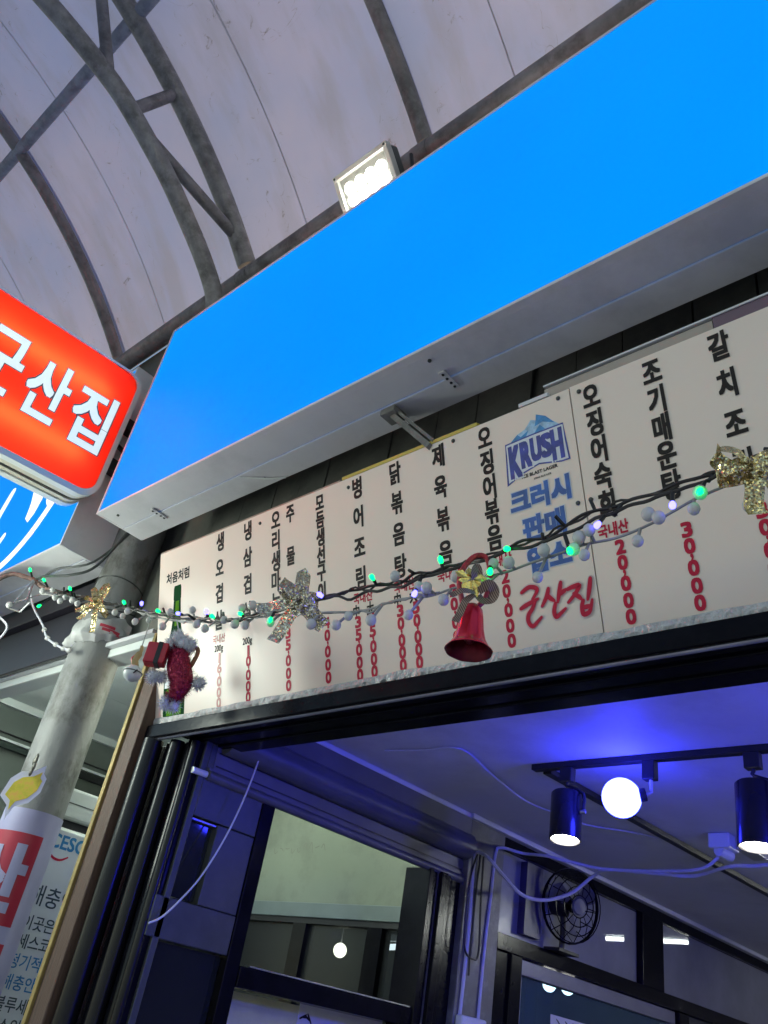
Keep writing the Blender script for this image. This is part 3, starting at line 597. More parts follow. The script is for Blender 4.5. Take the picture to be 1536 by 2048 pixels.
# =================================================================== COLUMN with wraps
PX, PY, PR = -3.32, 1.525, .108
colm = thing('concrete_column', (PX, PY, 0), 'round grey street column left of the shop, streaked and lit from the left', 'column')
MB().lathe([(PR+.004, 0), (PR+.001, 1.5), (PR, 3.1), (PR-.004, 4.85), (0, 4.86)], (PX, PY, 0), n=40).build('shaft', m_conc, colm, True)
for zz, tl in ((3.10, .02), (2.985, -.03), (2.93, .012)):
    MB().tube([(PX+(PR+.002)*math.cos(a), PY+(PR+.002)*math.sin(a), zz+tl*math.cos(a+1)) for a in [i*2*math.pi/32 for i in range(33)]], .003, 5).build('tie_wire', m_frame, colm)
def cyl(th0, z, r):   # th0 arc length from the side facing the camera
    A0 = math.atan2(-PY, -PX)   # towards camera
    a = A0+th0/PR; return (PX+r*math.cos(a), PY+r*math.sin(a), z)
def wrap(mb, s0, s1, z0, z1, r, n=14, m=3, wob=0):
    b = len(mb.v)
    for j in range(m+1):
        for i in range(n+1):
            s = s0+(s1-s0)*i/n; z = z0+(z1-z0)*j/m; mb.v.append(cyl(s, z, r+wob*noise.noise((s*30, z*30, 1.3))))
    for j in range(m):
        for i in range(n): a = b+j*(n+1)+i; mb.f.append((a, a+1, a+n+2, a+n+1))
sign_w = thing('column_banner', (PX, PY, 1.2), 'pale poster wrapped round the column with red squares and white letters', 'poster')
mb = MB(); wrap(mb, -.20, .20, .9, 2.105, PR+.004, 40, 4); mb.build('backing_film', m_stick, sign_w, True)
for i, (zz, ch) in enumerate(((1.865, '산'), (1.50, '집'))):
    mb = MB(); wrap(mb, -.150, .062, zz-.155, zz+.155, PR+.0052, 24, 4); rsq = mb.build('red_square', m_redst, sign_w, True)
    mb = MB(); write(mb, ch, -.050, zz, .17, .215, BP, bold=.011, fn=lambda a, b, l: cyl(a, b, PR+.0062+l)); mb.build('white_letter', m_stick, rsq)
mb = MB(); wrap(mb, -.150, -.02, 1.56, 1.63, PR+.0052, 20, 2); mb.build('blue_block', M('blue sticker', (.02, .03, .35), .4), sign_w, True)
bag = thing('plastic_bag_wrap', (PX, PY, 2.80), 'white plastic bag with red print tied round the column', 'plastic bag')
mb = MB(); nn = 60; rows = [(2.905, .004), (2.895, .02), (2.86, .022), (2.835, .03), (2.815, .035), (2.80, .02), (2.79, .004)]
for zz, dr in rows:
    for i in range(nn):
        a = 2*math.pi*i/nn; w_ = .016*noise.noise((math.cos(a)*5, math.sin(a)*5, zz*18))+.008*noise.noise((math.cos(a)*14, math.sin(a)*14, zz*40)); mb.v.append((PX+(PR+dr+w_)*math.cos(a), PY+(PR+dr+w_)*math.sin(a), zz+.025*math.cos(a*1-.6)+.03*noise.noise((math.cos(a)*2.5, math.sin(a)*2.5, zz*4))))
for j in range(len(rows)-1):
    for i in range(nn): a = j*nn+i; b2 = j*nn+(i+1) % nn; mb.f.append((a, b2, b2+nn, a+nn))
mb.build('wrap', m_bag, bag, True)
mb = MB()
for s, z, l in ((.005, 2.87, .05), (.02, 2.855, .06), (.035, 2.848, .035)):
    wrap(mb, s-l/2, s+l/2, z-.006, z+.007, PR+.036, 6, 1)
mb.build('red_print', M('red bag print', (.62, .05, .09), .4), bag)
note = thing('hanging_note', (-3.06, 1.36, 2.16), 'torn white and yellow note hung on a clip beside the column', 'note')
no = Vector((-3.075, 1.345, 2.135)); nu_ = Vector((.66, .74, .0)); nv_ = Vector((.12, -.03, .99)).normalized(); nn_ = nu_.cross(nv_).normalized()
nu_ = (nu_*math.cos(.55)+nv_*math.sin(.55)); nv_ = nn_.cross(nu_)
mb = MB(); poly = [(-.085, -.075), (-.05, -.045), (.0, -.05), (.045, -.03), (.075, .01), (.070, .03), (.085, .055), (.045, .05), (.0, .065), (-.04, .055), (-.085, .01), (-.070, -.03)]
mb.prism(poly, no, nu_, nv_, nn_*.002); mb.build('paper', m_paper, note)
sgn = 1 if nn_.dot(CAM-no) > 0 else -1
mb = MB(); mb.prism([(x*.8, y*.66) for x, y in poly], no+nn_*(.0025 if sgn > 0 else -.0025), nu_, nv_, nn_*.001*sgn); mb.build('yellow_print', m_yel, note)
mb = MB(); cpos = no+Vector((.02, 0, .07))
for i in range(5): mb.sphere(cpos+Vector((random.uniform(-.012, .012), -.012, random.uniform(-.03, .045))), .010, 8, 6, (1, .6, 1.7))
mb.build('clip', M('dark pewter', (.10, .095, .08), .35, .7), note, True)

# =================================================================== NEIGHBOUR'S FRONT
nf = thing('neighbour_fascia', (-4.5, 1.55, 2.8), 'dark violet grey fascia beam over the neighbour shop front', 'fascia')
MB().box(-6.2, -3.43, 1.50, 1.60, 2.815, 3.06).build('face_panel', m_fascia, nf, bevel=.004)
MB().box(-6.2, -3.43, 1.46, 1.60, 3.062, 3.15).build('upper_channel', m_fascia, nf, bevel=.004)
MB().box(-6.2, -2.86, 1.505, 1.62, 2.795, 2.813).build('drip_edge', m_trim, nf)
MB().box(-6.2, -2.86, 1.53, 1.62, 2.755, 2.793).build('white_frame_bar', m_white, nf, bevel=.004)
MB().tube([(-6.2, 1.495, 2.80), (-3.5, 1.495, 2.80)], .006, 6).build('edge_wire', m_frame, nf)
MB().box(-3.43, -2.9, 1.60, 1.64, 2.80, 3.3).build('filler_panel', m_back, nf)
cab = thing('white_cabinet', (-3.6, 1.9, 0), 'tall white cabinet with a pest control notice behind the column', 'cabinet')
MB().box(-3.72, -3.455, 1.665, 2.15, 2.15, 2.275).build('top_section', m_white, cab, bevel=.012)
MB().box(-3.7, -3.475, 1.69, 2.13, 2.12, 2.15).build('dark_gap', m_black2, cab)
cdoor = MB().box(-3.72, -3.455, 1.665, 2.15, 0, 2.118).build('door', m_white, cab, bevel=.014)
MB().box(-3.4552, -3.4535, 1.665, 2.15, 2.213, 2.216).build('seam', m_frame, cab)
pc = (Vector((-3.455, 0, 0)), Vector((0, 1, 0)), Vector((0, 0, 1)), Vector((1, 0, 0)))
def line(s, y0, z, em, mat_, nm, sq=.92, b=.0006):
    mb = MB(); write(mb, s, y0, z, sq, 0, pc, bold=b, em=em, align='l', lift=.002); mb.build(nm, mat_, cdoor)
m_tx = M('dark teal ink', (.03, .06, .07), .4); m_tb = M('sky blue ink', (.03, .22, .45), .4)
line('CESCO', 1.690, 2.062, .075, m_tb, 'logo_text', .95, .002)
mb = MB(); stroke(mb, [(1.70, 2.018), (1.725, 1.998), (1.76, 1.995), (1.79, 2.012)], .008, pc, .002); mb.build('logo_smile', m_red, cdoor)
for s, y0, z, em, mt in (('해충안심', 1.688, 1.855, .082, m_tx), ('이곳은', 1.700, 1.757, .056, m_tx), ('세스코가', 1.705, 1.690, .056, m_tx), ('정기적으로', 1.698, 1.622, .056, m_tb), ('해충안심', 1.700, 1.552, .056, m_tb), ('블루세스코', 1.700, 1.480, .056, m_tx), ('버스입니다', 1.700, 1.412, .056, m_tx)):
    line(s, y0, z, em, mt, 'notice_text')

# glazed partition of the neighbour's room seen through our side wall
part = thing('glazed_partition', (-3.3, 3.0, 0), 'pale green partition with dark framed window row seen through the side opening', 'partition')
MB().box(-5.2, -2.6, 3.0, 3.06, 2.103, 3.0).build('plaster_panel', m_green, part)
MB().box(-5.2, -2.6, 2.975, 3.06, 2.035, 2.10).build('head_rail', m_rail, part, bevel=.003)
MB().box(-5.2, -2.6, 2.985, 3.06, 2.010, 2.034).build('dark_rail', m_black2, part)
xs = [-4.4, -3.85, -3.26, -2.77, -2.2]
for i, xx in enumerate((-3.90, -3.29, -2.795)): MB().box(xx-.05, xx+.04, 2.985, 3.05, 1.4, 2.010).build('mullion', m_black, part)
MB().box(-5.2, -2.6, 2.985, 3.05, 1.2, 1.4).build('bottom_rail', m_black, part)
for x0, x1 in ((-5.2, -3.95), (-3.86, -3.34), (-3.25, -2.845), (-2.755, -2.6)): MB().box(x0, x1, 3.01, 3.02, 1.4, 2.010).build('pane', m_glassf2, part)
mb = MB(); pg = (Vector((0, 3.0, 0)), Vector((1, 0, 0)), Vector((0, 0, 1)), Vector((0, -1, 0)))
xx = -3.62
for i in range(9): stroke(mb, [(xx, 2.36), (xx+.012, 2.36+random.uniform(-.03, .03)), (xx+.03, 2.36+random.uniform(-.03, .02))], .004, pg, .002); xx += .045
mb.build('scribble', M('faint pencil', (.20, .20, .17), .6), part)
nl = thing('added_neighbour_tube', (-3.0, 2.25, 2.75), 'added unseen tube standing in for the neighbour room light', 'added light')  # unseen tube, added to stand in for this room's light
MB().box(-3.35, -2.75, 2.24, 2.26, 2.775, 2.79).build('housing', m_white, nl)
for xx in (-3.3, -2.8): MB().tube([(xx, 2.25, 2.79), (xx, 2.25, 2.999)], .004, 5).build('hanger', m_white, nl)
MB().tube([(-3.33, 2.25, 2.752), (-2.77, 2.25, 2.752)], .018, 10).build('tube', E('added greenish tube', (.86, 1.0, .84), 15), nl, True)
nl3 = thing('added_fascia_tube', (-4.2, 1.68, 2.95), 'added unseen tube behind the neighbour fascia brightening its ceiling', 'added light')  # added out of view behind the fascia to brighten the ceiling
MB().tube([(-4.9, 1.685, 2.955), (-3.6, 1.685, 2.955)], .016, 10).build('tube', E('added fascia tube', (.86, 1.0, .90), 9), nl3, True); MB().box(-4.95, -3.55, 1.655, 1.665, 2.94, 2.999).build('housing', m_white, nl3)
gb = thing('back_room_bulb', (-3.41, 3.4, 2.05), 'small warm bulb glowing behind the middle partition pane', 'bulb')
MB().sphere((-3.409, 3.4, 1.958), .035, 14, 10).build('bulb', E('warm bulb', (1, .98, .72), 3), gb, True); MB().tube([(-3.409, 3.4, 1.99), (-3.409, 3.4, 3.0)], .004, 5).build('flex', m_cable, gb)
gt = thing('back_room_tube', (-3.0, 3.4, 2.02), 'short white tube lamp behind the right partition pane', 'tube lamp')
MB().tube([(-3.17, 3.4, 1.985), (-2.85, 3.4, 2.008)], .014, 8).build('tube', E('cool back tube', (.9, 1, 1), 1.6), gt, True); MB().box(-3.2, -2.82, 3.40, 3.44, 2.02, 2.05).build('bracket', m_white, gt)
# =================================================================== SIDE WALL OF THE SHOP (x = XW)
sw = setting('side_wall', (XW, 3, 0))
def wb(name, y0, y1, z0, z1, d0, d1, mat_, bev=.003): return MB().box(XW-d0, XW+d1, y0, y1, z0, z1).build(name, mat_, sw, bevel=bev)
wb('front_stile', 1.63, 1.655, 0, 2.5, .12, .0, m_frame)
wb('top_rail', 1.655, 1.93, 2.11, 2.5, .10, 0, m_frame)
wb('stile', 1.765, 1.93, 1.855, 2.108, .10, -.002, m_frame); wb('mid_rail', 1.60, 1.93, 1.735, 1.853, .10, 0, m_frame)
wb('glass_panel', 1.655, 1.763, 1.86, 2.104, .06, -.03, m_glassd, 0); wb('glass_panel', 1.64, 1.93, .3, 1.73, .06, -.03, m_glassd, 0)
wb('glass_bead', 1.655, 1.763, 2.098, 2.104, .03, -.008, m_zinc, 0)
wb('stile', 1.932, 1.99, 1.0, 2.24, .11, .004, m_black)
wb('sill_rail', 1.99, 2.88, 1.655, 1.718, .14, .01, m_black); wb('bright_bead', 2.03, 2.87, 1.719, 1.723, .02, .008, m_zinc, 0)
for y0, y1, d in ((2.88, 2.905, .02), (2.913, 2.94, .01), (2.95, 2.99, .03), (3.0, 3.03, .015)): wb('jamb_profile', y0, y1, 0, 2.24, .12, d, m_black)
for yy in (2.909, 2.945): wb('bright_bead', yy-.002, yy+.002, 0, 2.24, .05, .012, m_zinc, 0)
wb('jamb_plate', 3.03, 3.115, 0, 2.25, .12, .0, m_black)
wb('pilaster', 3.118, 3.385, 0, 2.51, .12, .03, M('scuffed grey pilaster', (.10, .10, .105), .45, 0, .25, 6, .15, 25, dirt=(.28, .28, .28), damt=.35, dscale=9))
wb('head_rail', 3.39, 8.2, 2.022, 2.09, .10, .025, m_black); wb('door_stile', 3.39, 3.50, 0, 2.02, .10, .015, m_black); wb('door_stile', 3.505, 3.59, 0, 2.02, .10, .03, m_black)
wb('top_rail', 3.39, 8.2, 2.455, 2.52, .10, .01, m_black); wb('mullion', 4.78, 5.03, 2.09, 2.455, .10, .018, m_black); wb('mullion', 6.75, 7.0, 2.09, 2.455, .10, .018, m_black)
wb('transom_pane', 3.39, 4.775, 2.092, 2.453, .05, -.02, m_glassf3, 0); wb('transom_pane', 5.035, 6.745, 2.092, 2.453, .05, -.02, m_glassf3, 0); wb('transom_pane', 7.0, 8.2, 2.092, 2.453, .05, -.02, m_glassf3, 0)
wb('door_leaf_rail', 3.6, 5.2, 1.955, 2.018, .06, -.004, M('grey door leaf', (.22, .22, .24), .4)); wb('door_leaf_stile', 3.6, 3.645, 0, 1.954, .06, -.004, M('grey door leaf', (.2, .2, .2))); wb('door_leaf_stile', 5.13, 5.2, 0, 1.954, .06, -.004, M('grey door leaf', (.2, .2, .2)))
wb('door_pane', 3.648, 5.127, .2, 1.952, .04, -.025, m_glasst, 0); wb('door_stile', 5.21, 5.33, 0, 2.02, .10, .02, m_black); wb('lower_panel', 5.33, 8.2, 0, 2.02, .10, 0, m_frame)
pn = thing('paper_notice', (XW-.02, 4.2, 1.7), 'white paper notice taped inside the glazed shop door', 'notice')
MB().box(XW-.024, XW-.0225, 3.93, 4.75, 1.3, 1.835).build('sheet', m_paper, pn)
mb = MB(); pnp = (Vector((XW-.0225, 0, 0)), Vector((0, 1, 0)), Vector((0, 0, 1)), Vector((1, 0, 0)))
for yy in (3.98, 4.06, 4.13): stroke(mb, [(yy, 1.82), (yy+.03, 1.80), (yy+.01, 1.77), (yy+.05, 1.765)], .006, pnp, .001)
mb.build('print_marks', m_ink, pn)
post = thing('yellow_lit_poster_board', (-2.56, 2.4, 1.3), 'poster board coloured as yellow lit under the dark sill rail', 'poster')
MB().box(-2.60, -2.585, 1.992, 2.878, .9, 1.648).build('board', M('poster tinted as yellow-lit', (.62, .62, .36), .5, 0, .2, 3), post)  # yellow light in the lower opening put into the board colour
MB().box(-2.5845, -2.583, 2.42, 2.88, .9, 1.66).build('white_sheet', m_paper, post)
mb = MB()
for i in range(4): stroke(mb, [(2.43+.012*i, 1.61+.006*i), (2.46+.01*i, 1.625-.008*i)], .006, (Vector((-2.583, 0, 0)), Vector((0, 1, 0)), Vector((0, 0, 1)), Vector((1, 0, 0))), .002+i*.0002)
mb.build('fish_sketch', m_ink, post)
# roller shutter housing above the side opening
sh = thing('roller_shutter', (XW, 2.4, 2.24), 'rolled dark shutter and casing above the side opening', 'shutter')
MB().box(XW-.02, XW+.03, 1.70, 3.12, 2.43, 2.512).build('casing_top', m_shut, sh, bevel=.004)
MB().tube([(XW+.015, 1.70, 2.385), (XW+.015, 3.12, 2.385)], .055, 16).build('curtain_roll', m_shut, sh, True)
MB().box(XW-.02, XW+.002, 1.68, 3.12, 2.262, 2.36).build('curtain', m_shut, sh)
for zz in (2.285, 2.33): MB().box(XW+.002, XW+.006, 1.69, 3.11, zz-.002, zz+.002).build('curtain_slat_joint', m_black2, sh)
MB().tube([(XW, 1.665, 2.247), (XW, 3.118, 2.247)], .018, 12).build('bottom_bar', m_shut, sh, True)
MB().box(XW-.008, XW+.012, 1.66, 3.118, 2.262, 2.270).build('bottom_bar_fin', m_shut, sh)
MB().tube([(XW, 1.60, 2.245), (XW, 1.662, 2.247)], .011, 10).build('bar_end', m_white, sh, True)
trim = thing('ceiling_trim', (XW, 4, ZC), 'pale plastic trunking along the ceiling and side wall corner', 'trunking')
MB().box(XW+.0, XW+.034, 1.75, 3.118, ZC-.022, ZC-.001).build('trunking', m_trim, trim, bevel=.003)
MB().box(XW+.0, XW+.050, 3.10, 8.2, ZC-.024, ZC-.001).build('trunking', m_trim, trim, bevel=.003)

# wall fan
fan = thing('wall_fan', (XW, 3.9, 2.1), 'dark wire guarded fan standing on the door head rail', 'fan')
fo = Vector((XW+.10, 3.87, 2.30)); fnn = Vector((1, -.35, -.1)).normalized(); fa = fnn.cross(Vector((0, 0, 1))).normalized(); fb = fa.cross(fnn)
def circ(r, d, n=28): return [fo+fa*r*math.cos(2*math.pi*i/n)+fb*r*math.sin(2*math.pi*i/n)+fnn*d for i in range(n+1)]
mb = MB()
for r, d in ((.165, 0), (.162, .03), (.13, .05), (.09, .062), (.05, .066)): mb.tube(circ(r, d), .0028, 5, False)
for k in range(14):
    a = 2*math.pi*k/14; q = fa*math.cos(a)+fb*math.sin(a); mb.tube([fo+q*.05+fnn*.066, fo+q*.10+fnn*.06, fo+q*.165, fo+q*.12-fnn*.05], .0022, 4, False)
mb.build('guard', m_black, fan, True)
MB().lathe([(.168, -.012), (.172, 0), (.168, .012)], fo, fnn, 28).build('rim_band', m_black, fan, True)
MB().lathe([(0, .072), (.035, .070), (.04, .060)], fo, fnn, 16).build('hub_badge', M('silver badge', (.22, .22, .23), .35, .3), fan, True)
for k in range(3):
    a = 2*math.pi*k/3+.6; q = fa*math.cos(a)+fb*math.sin(a); t = fnn.cross(q); mb = MB(); mb.add([fo+q*.03-t*.02+fnn*.02, fo+q*.03+t*.02, fo+q*.14+t*.075, fo+q*.15+t*.02+fnn*.02, fo+q*.13-t*.02+fnn*.03], [(0, 1, 2, 3, 4)]); mb.build('blade', M('smoky blade', (.16, .16, .18), .3, trans=.3), fan, True)
MB().lathe([(0, -.12), (.05, -.115), (.055, -.04), (.03, 0)], fo, fnn, 16).build('motor', m_black2, fan, True)
MB().tube(spline([fo-fnn*.06, fo-fnn*.05+Vector((0, 0, -.10)), Vector((XW+.045, 3.89, 2.095))], 4), .014, 8).build('stand', m_black2, fan, True)
MB().box(XW+.004, XW+.09, 3.80, 3.98, 2.0905, 2.104).build('foot_plate', m_black2, fan)
MB().box(XW-.018, XW+.02, 3.60, 3.74, 2.12, 2.44).build('side_grille', M('indigo plastic', (.04, .035, .10), .4), fan)

# =================================================================== TRACK LIGHTS
trk = thing('track_rail', (-1.2, 2.59, ZC), 'black lighting track across the blue lit ceiling', 'track rail')
MB().box(-1.745, .8, 2.568, 2.602, ZC-.022, ZC-.001).build('rail', m_black2, trk, bevel=.002)
trk2 = thing('track_rail', (-1.65, 3.6, ZC), 'second black lighting track running back into the shop', 'track rail')
mb = MB(); mb.obox((-1.66, 3.92, ZC-.012), (.017, 0, 0), (.05, 1.30, 0), (0, 0, .011)); mb.build('rail', m_black2, trk2, bevel=.002)
e_lens = E('warm spot lens', (1, .95, .85), 12)
def can(x, y, label, r=.038, h=.165, drop=.10, tilt=(.06, -.10)):
    t = thing('spot_lamp', (x, y, ZC-.022), label, 'spot lamp', 'spot lamps on the ceiling track')
    MB().box(x-.024, x+.024, y-.017, y+.017, ZC-.072, ZC-.022).build('adapter', m_black2, t, bevel=.003)
    ax = Vector((tilt[0], tilt[1], -1)).normalized(); top = Vector((x, y, ZC-drop)); s = Vector((1, 0, 0)); s = (s-ax*s.dot(ax)).normalized()
    MB().tube(spline([Vector((x, y, ZC-.07)), Vector((x, y, ZC-.078)), top+s*.0+Vector((0, 0, .012)), top+s*(r+.012)+ax*.02, top+s*(r+.012)+ax*.085], 3), .006, 6).build('yoke', m_black2, t, True)
    cn = MB().lathe([(.008, 0), (r*.9, 0), (r, .006), (r, h), (r-.004, h+.001), (r-.006, h-.02)], top+ax*.012, ax, 28).build('can', M('satin black can', (.018, .018, .02), .22, .3, .1, 10), t, True)
    MB().lathe([(0, h-.004), (r*.55, h-.008), (r-.006, h-.018)], top+ax*.012, ax, 24).build('lens', e_lens, cn, True)
    MB().tube([top+s*(r+.004)+ax*.085, top+s*(r+.022)+ax*.085], .008, 8).build('thumb_screw', m_zinc, t, True)
can(-1.60, 2.585, 'black cylinder spot lamp left of the glowing blue globe', .054, .165, .10)
can(-.945, 2.585, 'black cylinder spot lamp at the right edge of the photo', .058, .19, .105, (0, -.06))
def globe(x, label, e):
    t = thing('globe_lamp', (x, 2.585, ZC-.022), label, 'globe lamp')
    MB().box(x-.022, x+.022, 2.568, 2.602, ZC-.085, ZC-.022).build('adapter', m_black2, t, bevel=.003)
    MB().tube([(x+.004, 2.585, ZC-.085), (x+.004, 2.585, ZC-.125), (x-.02, 2.575, ZC-.14)], .006, 6).build('arm', m_trim, t, True)
    MB().tube([(x-.012, 2.578, ZC-.133), (x-.04, 2.562, ZC-.142)], .022, 12).build('socket', m_black2, t, True)
    MB().sphere((x-.082, 2.545, ZC-.150), .064, 24, 16).build('globe', e, t, True)
e_globe = E('blue globe', (.024, .030, 1.0), 13)
globe(-1.285, 'glowing blue white globe lamp hanging from the ceiling track', e_globe)
pg2 = thing('pendant_globe', (.30, 2.05, 2.53), 'large blue globe hanging on a cord near the shop entrance', 'globe lamp')
MB().tube([(.30, 2.05, 2.36), (.30, 2.05, 2.529)], .005, 6).build('cord', m_bcable, pg2); MB().tube([(.30, 2.05, 2.345), (.30, 2.05, 2.385)], .024, 12).build('socket', m_black2, pg2, True)
MB().sphere((.30, 2.05, 2.27), .085, 24, 16).build('globe', E('large blue globe', (.02, .022, 1.0), 100), pg2, True)
ft = thing('added_shop_tube', (-.6, 5.65, 2.46), 'added unseen tube giving neutral light inside the shop', 'added light')  # added out of view for neutral light in the shop
MB().box(-.9, .05, 5.61, 5.69, 2.49, 2.529).build('housing', m_white, ft); MB().tube([(-.88, 5.65, 2.47), (.02, 5.65, 2.47)], .016, 10).build('tube', E('added cool shop tube', (.95, 1.0, .92), 40), ft, True)
sen = thing('junction_box', (-1.43, 3.65, 2.5), 'small white junction box on the ceiling trailing cables', 'junction box')
MB().box(-1.49, -1.40, 3.50, 3.60, 2.47, 2.529).build('box', m_white, sen, bevel=.006)
MB().tube([(-1.455, 3.52, 2.462), (-1.44, 3.60, 2.458)], .022, 12).build('connector', m_white, sen, True)
mb = MB(); mb.box(-1.4, -1.335, 3.56, 3.74, 2.475, 2.525); mb.build('driver', M('clear yellow label', (.45, .45, .30), .3), sen, bevel=.004)
def cable(pts, r, label, m_=None, k=6, cat='cable'):
    o = MB().tube(spline(pts, k), r, 7).build('cable', m_ or m_cable, None, True); return tag(o, label, cat)
cable([(-2.40, 1.83, 2.385), (-2.40, 1.819, 2.284), (-2.40, 1.796, 2.165), (-2.40, 1.762, 2.048), (-2.40, 1.710, 1.926), (-2.40, 1.658, 1.848), (-2.40, 1.61, 1.79), (-2.41, 1.575, 1.765)], .0032, 'thin pale cord hanging in a curve from the lintel to the door post')
cable([(-2.223, 2.278, 2.522), (-2.076, 2.315, 2.524), (-1.905, 2.347, 2.524), (-1.95, 2.607, 2.515), (-2.0, 2.922, 2.510), (-1.95, 3.10, 2.505), (-1.93, 3.293, 2.515), (-1.787, 3.447, 2.52), (-1.70, 3.6, 2.524)], .0035, 'thin cable tacked along the ceiling behind the left spot lamp')
cable([(-2.415, 3.28, 1.6), (-2.415, 3.285, 2.0), (-2.415, 3.30, 2.22), (-2.415, 3.31, 2.40), (-2.40, 3.33, 2.435), (-2.36, 3.45, 2.44), (-2.2, 3.4, 2.415), (-2.10, 3.45, 2.40), (-2.0, 3.57, 2.40), (-1.796, 3.60, 2.40), (-1.55, 3.56, 2.40), (-1.45, 3.55, 2.465)], .007, 'white cable rising up the pilaster and swagging to the junction box')
cable([(-2.415, 3.15, 1.6), (-2.415, 3.16, 1.97), (-2.415, 3.157, 2.17), (-2.415, 3.156, 2.35), (-2.36, 3.14, 2.36), (-2.25, 3.066, 2.305), (-2.25, 3.166, 2.268), (-2.25, 3.306, 2.228), (-2.25, 3.487, 2.246), (-2.22, 3.66, 2.315), (-2.13, 3.70, 2.40), (-2.03, 3.67, 2.42), (-1.817, 3.738, 2.42), (-1.669, 3.769, 2.42), (-1.462, 3.644, 2.43), (-1.298, 3.618, 2.43), (-.9, 3.5, 2.46)], .008, 'thicker white cable looping low in front of the fan')
cable([(-2.41, 3.20, 2.38), (-2.40, 3.154, 2.36), (-2.40, 3.117, 2.244), (-2.40, 3.112, 2.063), (-2.40, 3.129, 1.97), (-2.40, 3.187, 1.946), (-2.40, 3.225, 1.977), (-2.40, 3.209, 2.183), (-2.40, 3.202, 2.37)], .0045, 'coiled black cord hanging in a long loop on the pilaster', m_bcable)
cable([(-2.41, 3.19, 2.38), (-2.40, 3.17, 2.25), (-2.40, 3.165, 2.0), (-2.40, 3.17, 1.88)], .0045, 'straight black cord tail hanging down the pilaster', m_bcable)
wbx = thing('wall_socket_box', (-2.41, 3.2, 1.72), 'white plastic socket box low on the pilaster', 'socket box'); MB().box(-2.419, -2.38, 3.13, 3.30, 1.60, 1.735).build('box', m_white, wbx, bevel=.008)

# =================================================================== GARLANDS
WIRE_A = [(-4.051, 1.150, 3.060), (-3.734, 1.150, 3.066), (-3.671, 1.181, 3.093), (-3.519, 1.224, 3.046), (-3.359, 1.266, 2.977), (-3.233, 1.308, 2.940), (-3.102, 1.360, 2.917), (-2.782, 1.341, 2.812), (-2.455, 1.319, 2.695), (-2.045, 1.284, 2.573), (-1.867, 1.265, 2.546), (-1.732, 1.249, 2.529), (-1.513, 1.220, 2.505), (-1.366, 1.220, 2.495), (-1.232, 1.220, 2.484), (-1.081, 1.220, 2.486), (-.931, 1.220, 2.489), (-.796, 1.220, 2.502), (-.705, 1.220, 2.523), (-.598, 1.220, 2.521), (-.499, 1.220, 2.527), (-.425, 1.220, 2.530), (-.320, 1.220, 2.543), (.3, 1.22, 2.66)]
WIRE_B = [(-3.320, 1.254, 2.954), (-3.067, 1.348, 2.894), (-2.752, 1.329, 2.791), (-2.439, 1.307, 2.697), (-2.168, 1.284, 2.613), (-1.934, 1.262, 2.546), (-1.739, 1.240, 2.517), (-1.496, 1.208, 2.488), (-1.349, 1.208, 2.468), (-1.218, 1.208, 2.465), (-1.069, 1.208, 2.468), (-.921, 1.208, 2.472), (-.787, 1.208, 2.475), (-.697, 1.208, 2.496), (-.592, 1.208, 2.500), (-.494, 1.208, 2.506), (-.421, 1.208, 2.513), (-.318, 1.208, 2.523), (.3, 1.21, 2.64)]
WIRE_C = [(-3.443, 1.242, 2.967), (-3.288, 1.305, 2.963), (-3.125, 1.368, 2.934), (-2.741, 1.346, 2.789), (-2.420, 1.323, 2.674), (-2.124, 1.298, 2.594), (-1.876, 1.273, 2.545), (-1.710, 1.253, 2.511), (-1.509, 1.228, 2.463), (-1.359, 1.228, 2.436), (-1.229, 1.228, 2.438), (-1.108, 1.228, 2.429), (-1.010, 1.228, 2.434), (-.906, 1.228, 2.439), (-.821, 1.228, 2.447), (-.730, 1.228, 2.449), (-.623, 1.228, 2.455), (-.553, 1.228, 2.476), (-.504, 1.228, 2.490), (-.430, 1.228, 2.502), (-.328, 1.228, 2.502), (.3, 1.23, 2.6)]
BULBS = [(-3.372, 1.219, 2.959), (-3.325, 1.240, 2.963), (-3.279, 1.246, 2.919), (-3.240, 1.256, 2.899), (-3.231, 1.266, 2.919), (-3.185, 1.282, 2.904), (-3.149, 1.293, 2.885), (-3.106, 1.301, 2.850), (-3.475, 1.149, 2.879), (-2.867, 1.330, 2.802), (-2.784, 1.326, 2.767), (-2.752, 1.323, 2.780), (-2.655, 1.318, 2.713), (-2.538, 1.309, 2.692), (-2.413, 1.300, 2.637), (-2.386, 1.295, 2.683), (-2.222, 1.281, 2.650), (-2.166, 1.279, 2.587), (-2.100, 1.273, 2.555), (-1.990, 1.261, 2.557), (-1.916, 1.254, 2.525), (-1.854, 1.248, 2.506), (-1.897, 1.250, 2.573), (-1.837, 1.243, 2.564), (-1.730, 1.232, 2.517), (-1.714, 1.232, 2.478), (-1.507, 1.206, 2.420), (-1.404, 1.200, 2.394), (-1.366, 1.200, 2.411), (-1.285, 1.200, 2.383), (-1.231, 1.200, 2.488), (-1.148, 1.200, 2.440), (-1.125, 1.200, 2.432), (-1.069, 1.200, 2.388), (-1.167, 1.200, 2.372), (-1.042, 1.200, 2.440), (-1.015, 1.200, 2.421), (-.943, 1.200, 2.447), (-.904, 1.200, 2.439), (-.955, 1.200, 2.401), (-.829, 1.200, 2.385), (-.819, 1.200, 2.446), (-.749, 1.200, 2.429), (-.725, 1.200, 2.409), (-.738, 1.200, 2.453), (-.716, 1.200, 2.464), (-.614, 1.200, 2.409), (-.592, 1.200, 2.462), (-.572, 1.200, 2.448), (-.505, 1.200, 2.446), (-.492, 1.200, 2.478), (-.408, 1.200, 2.422)]
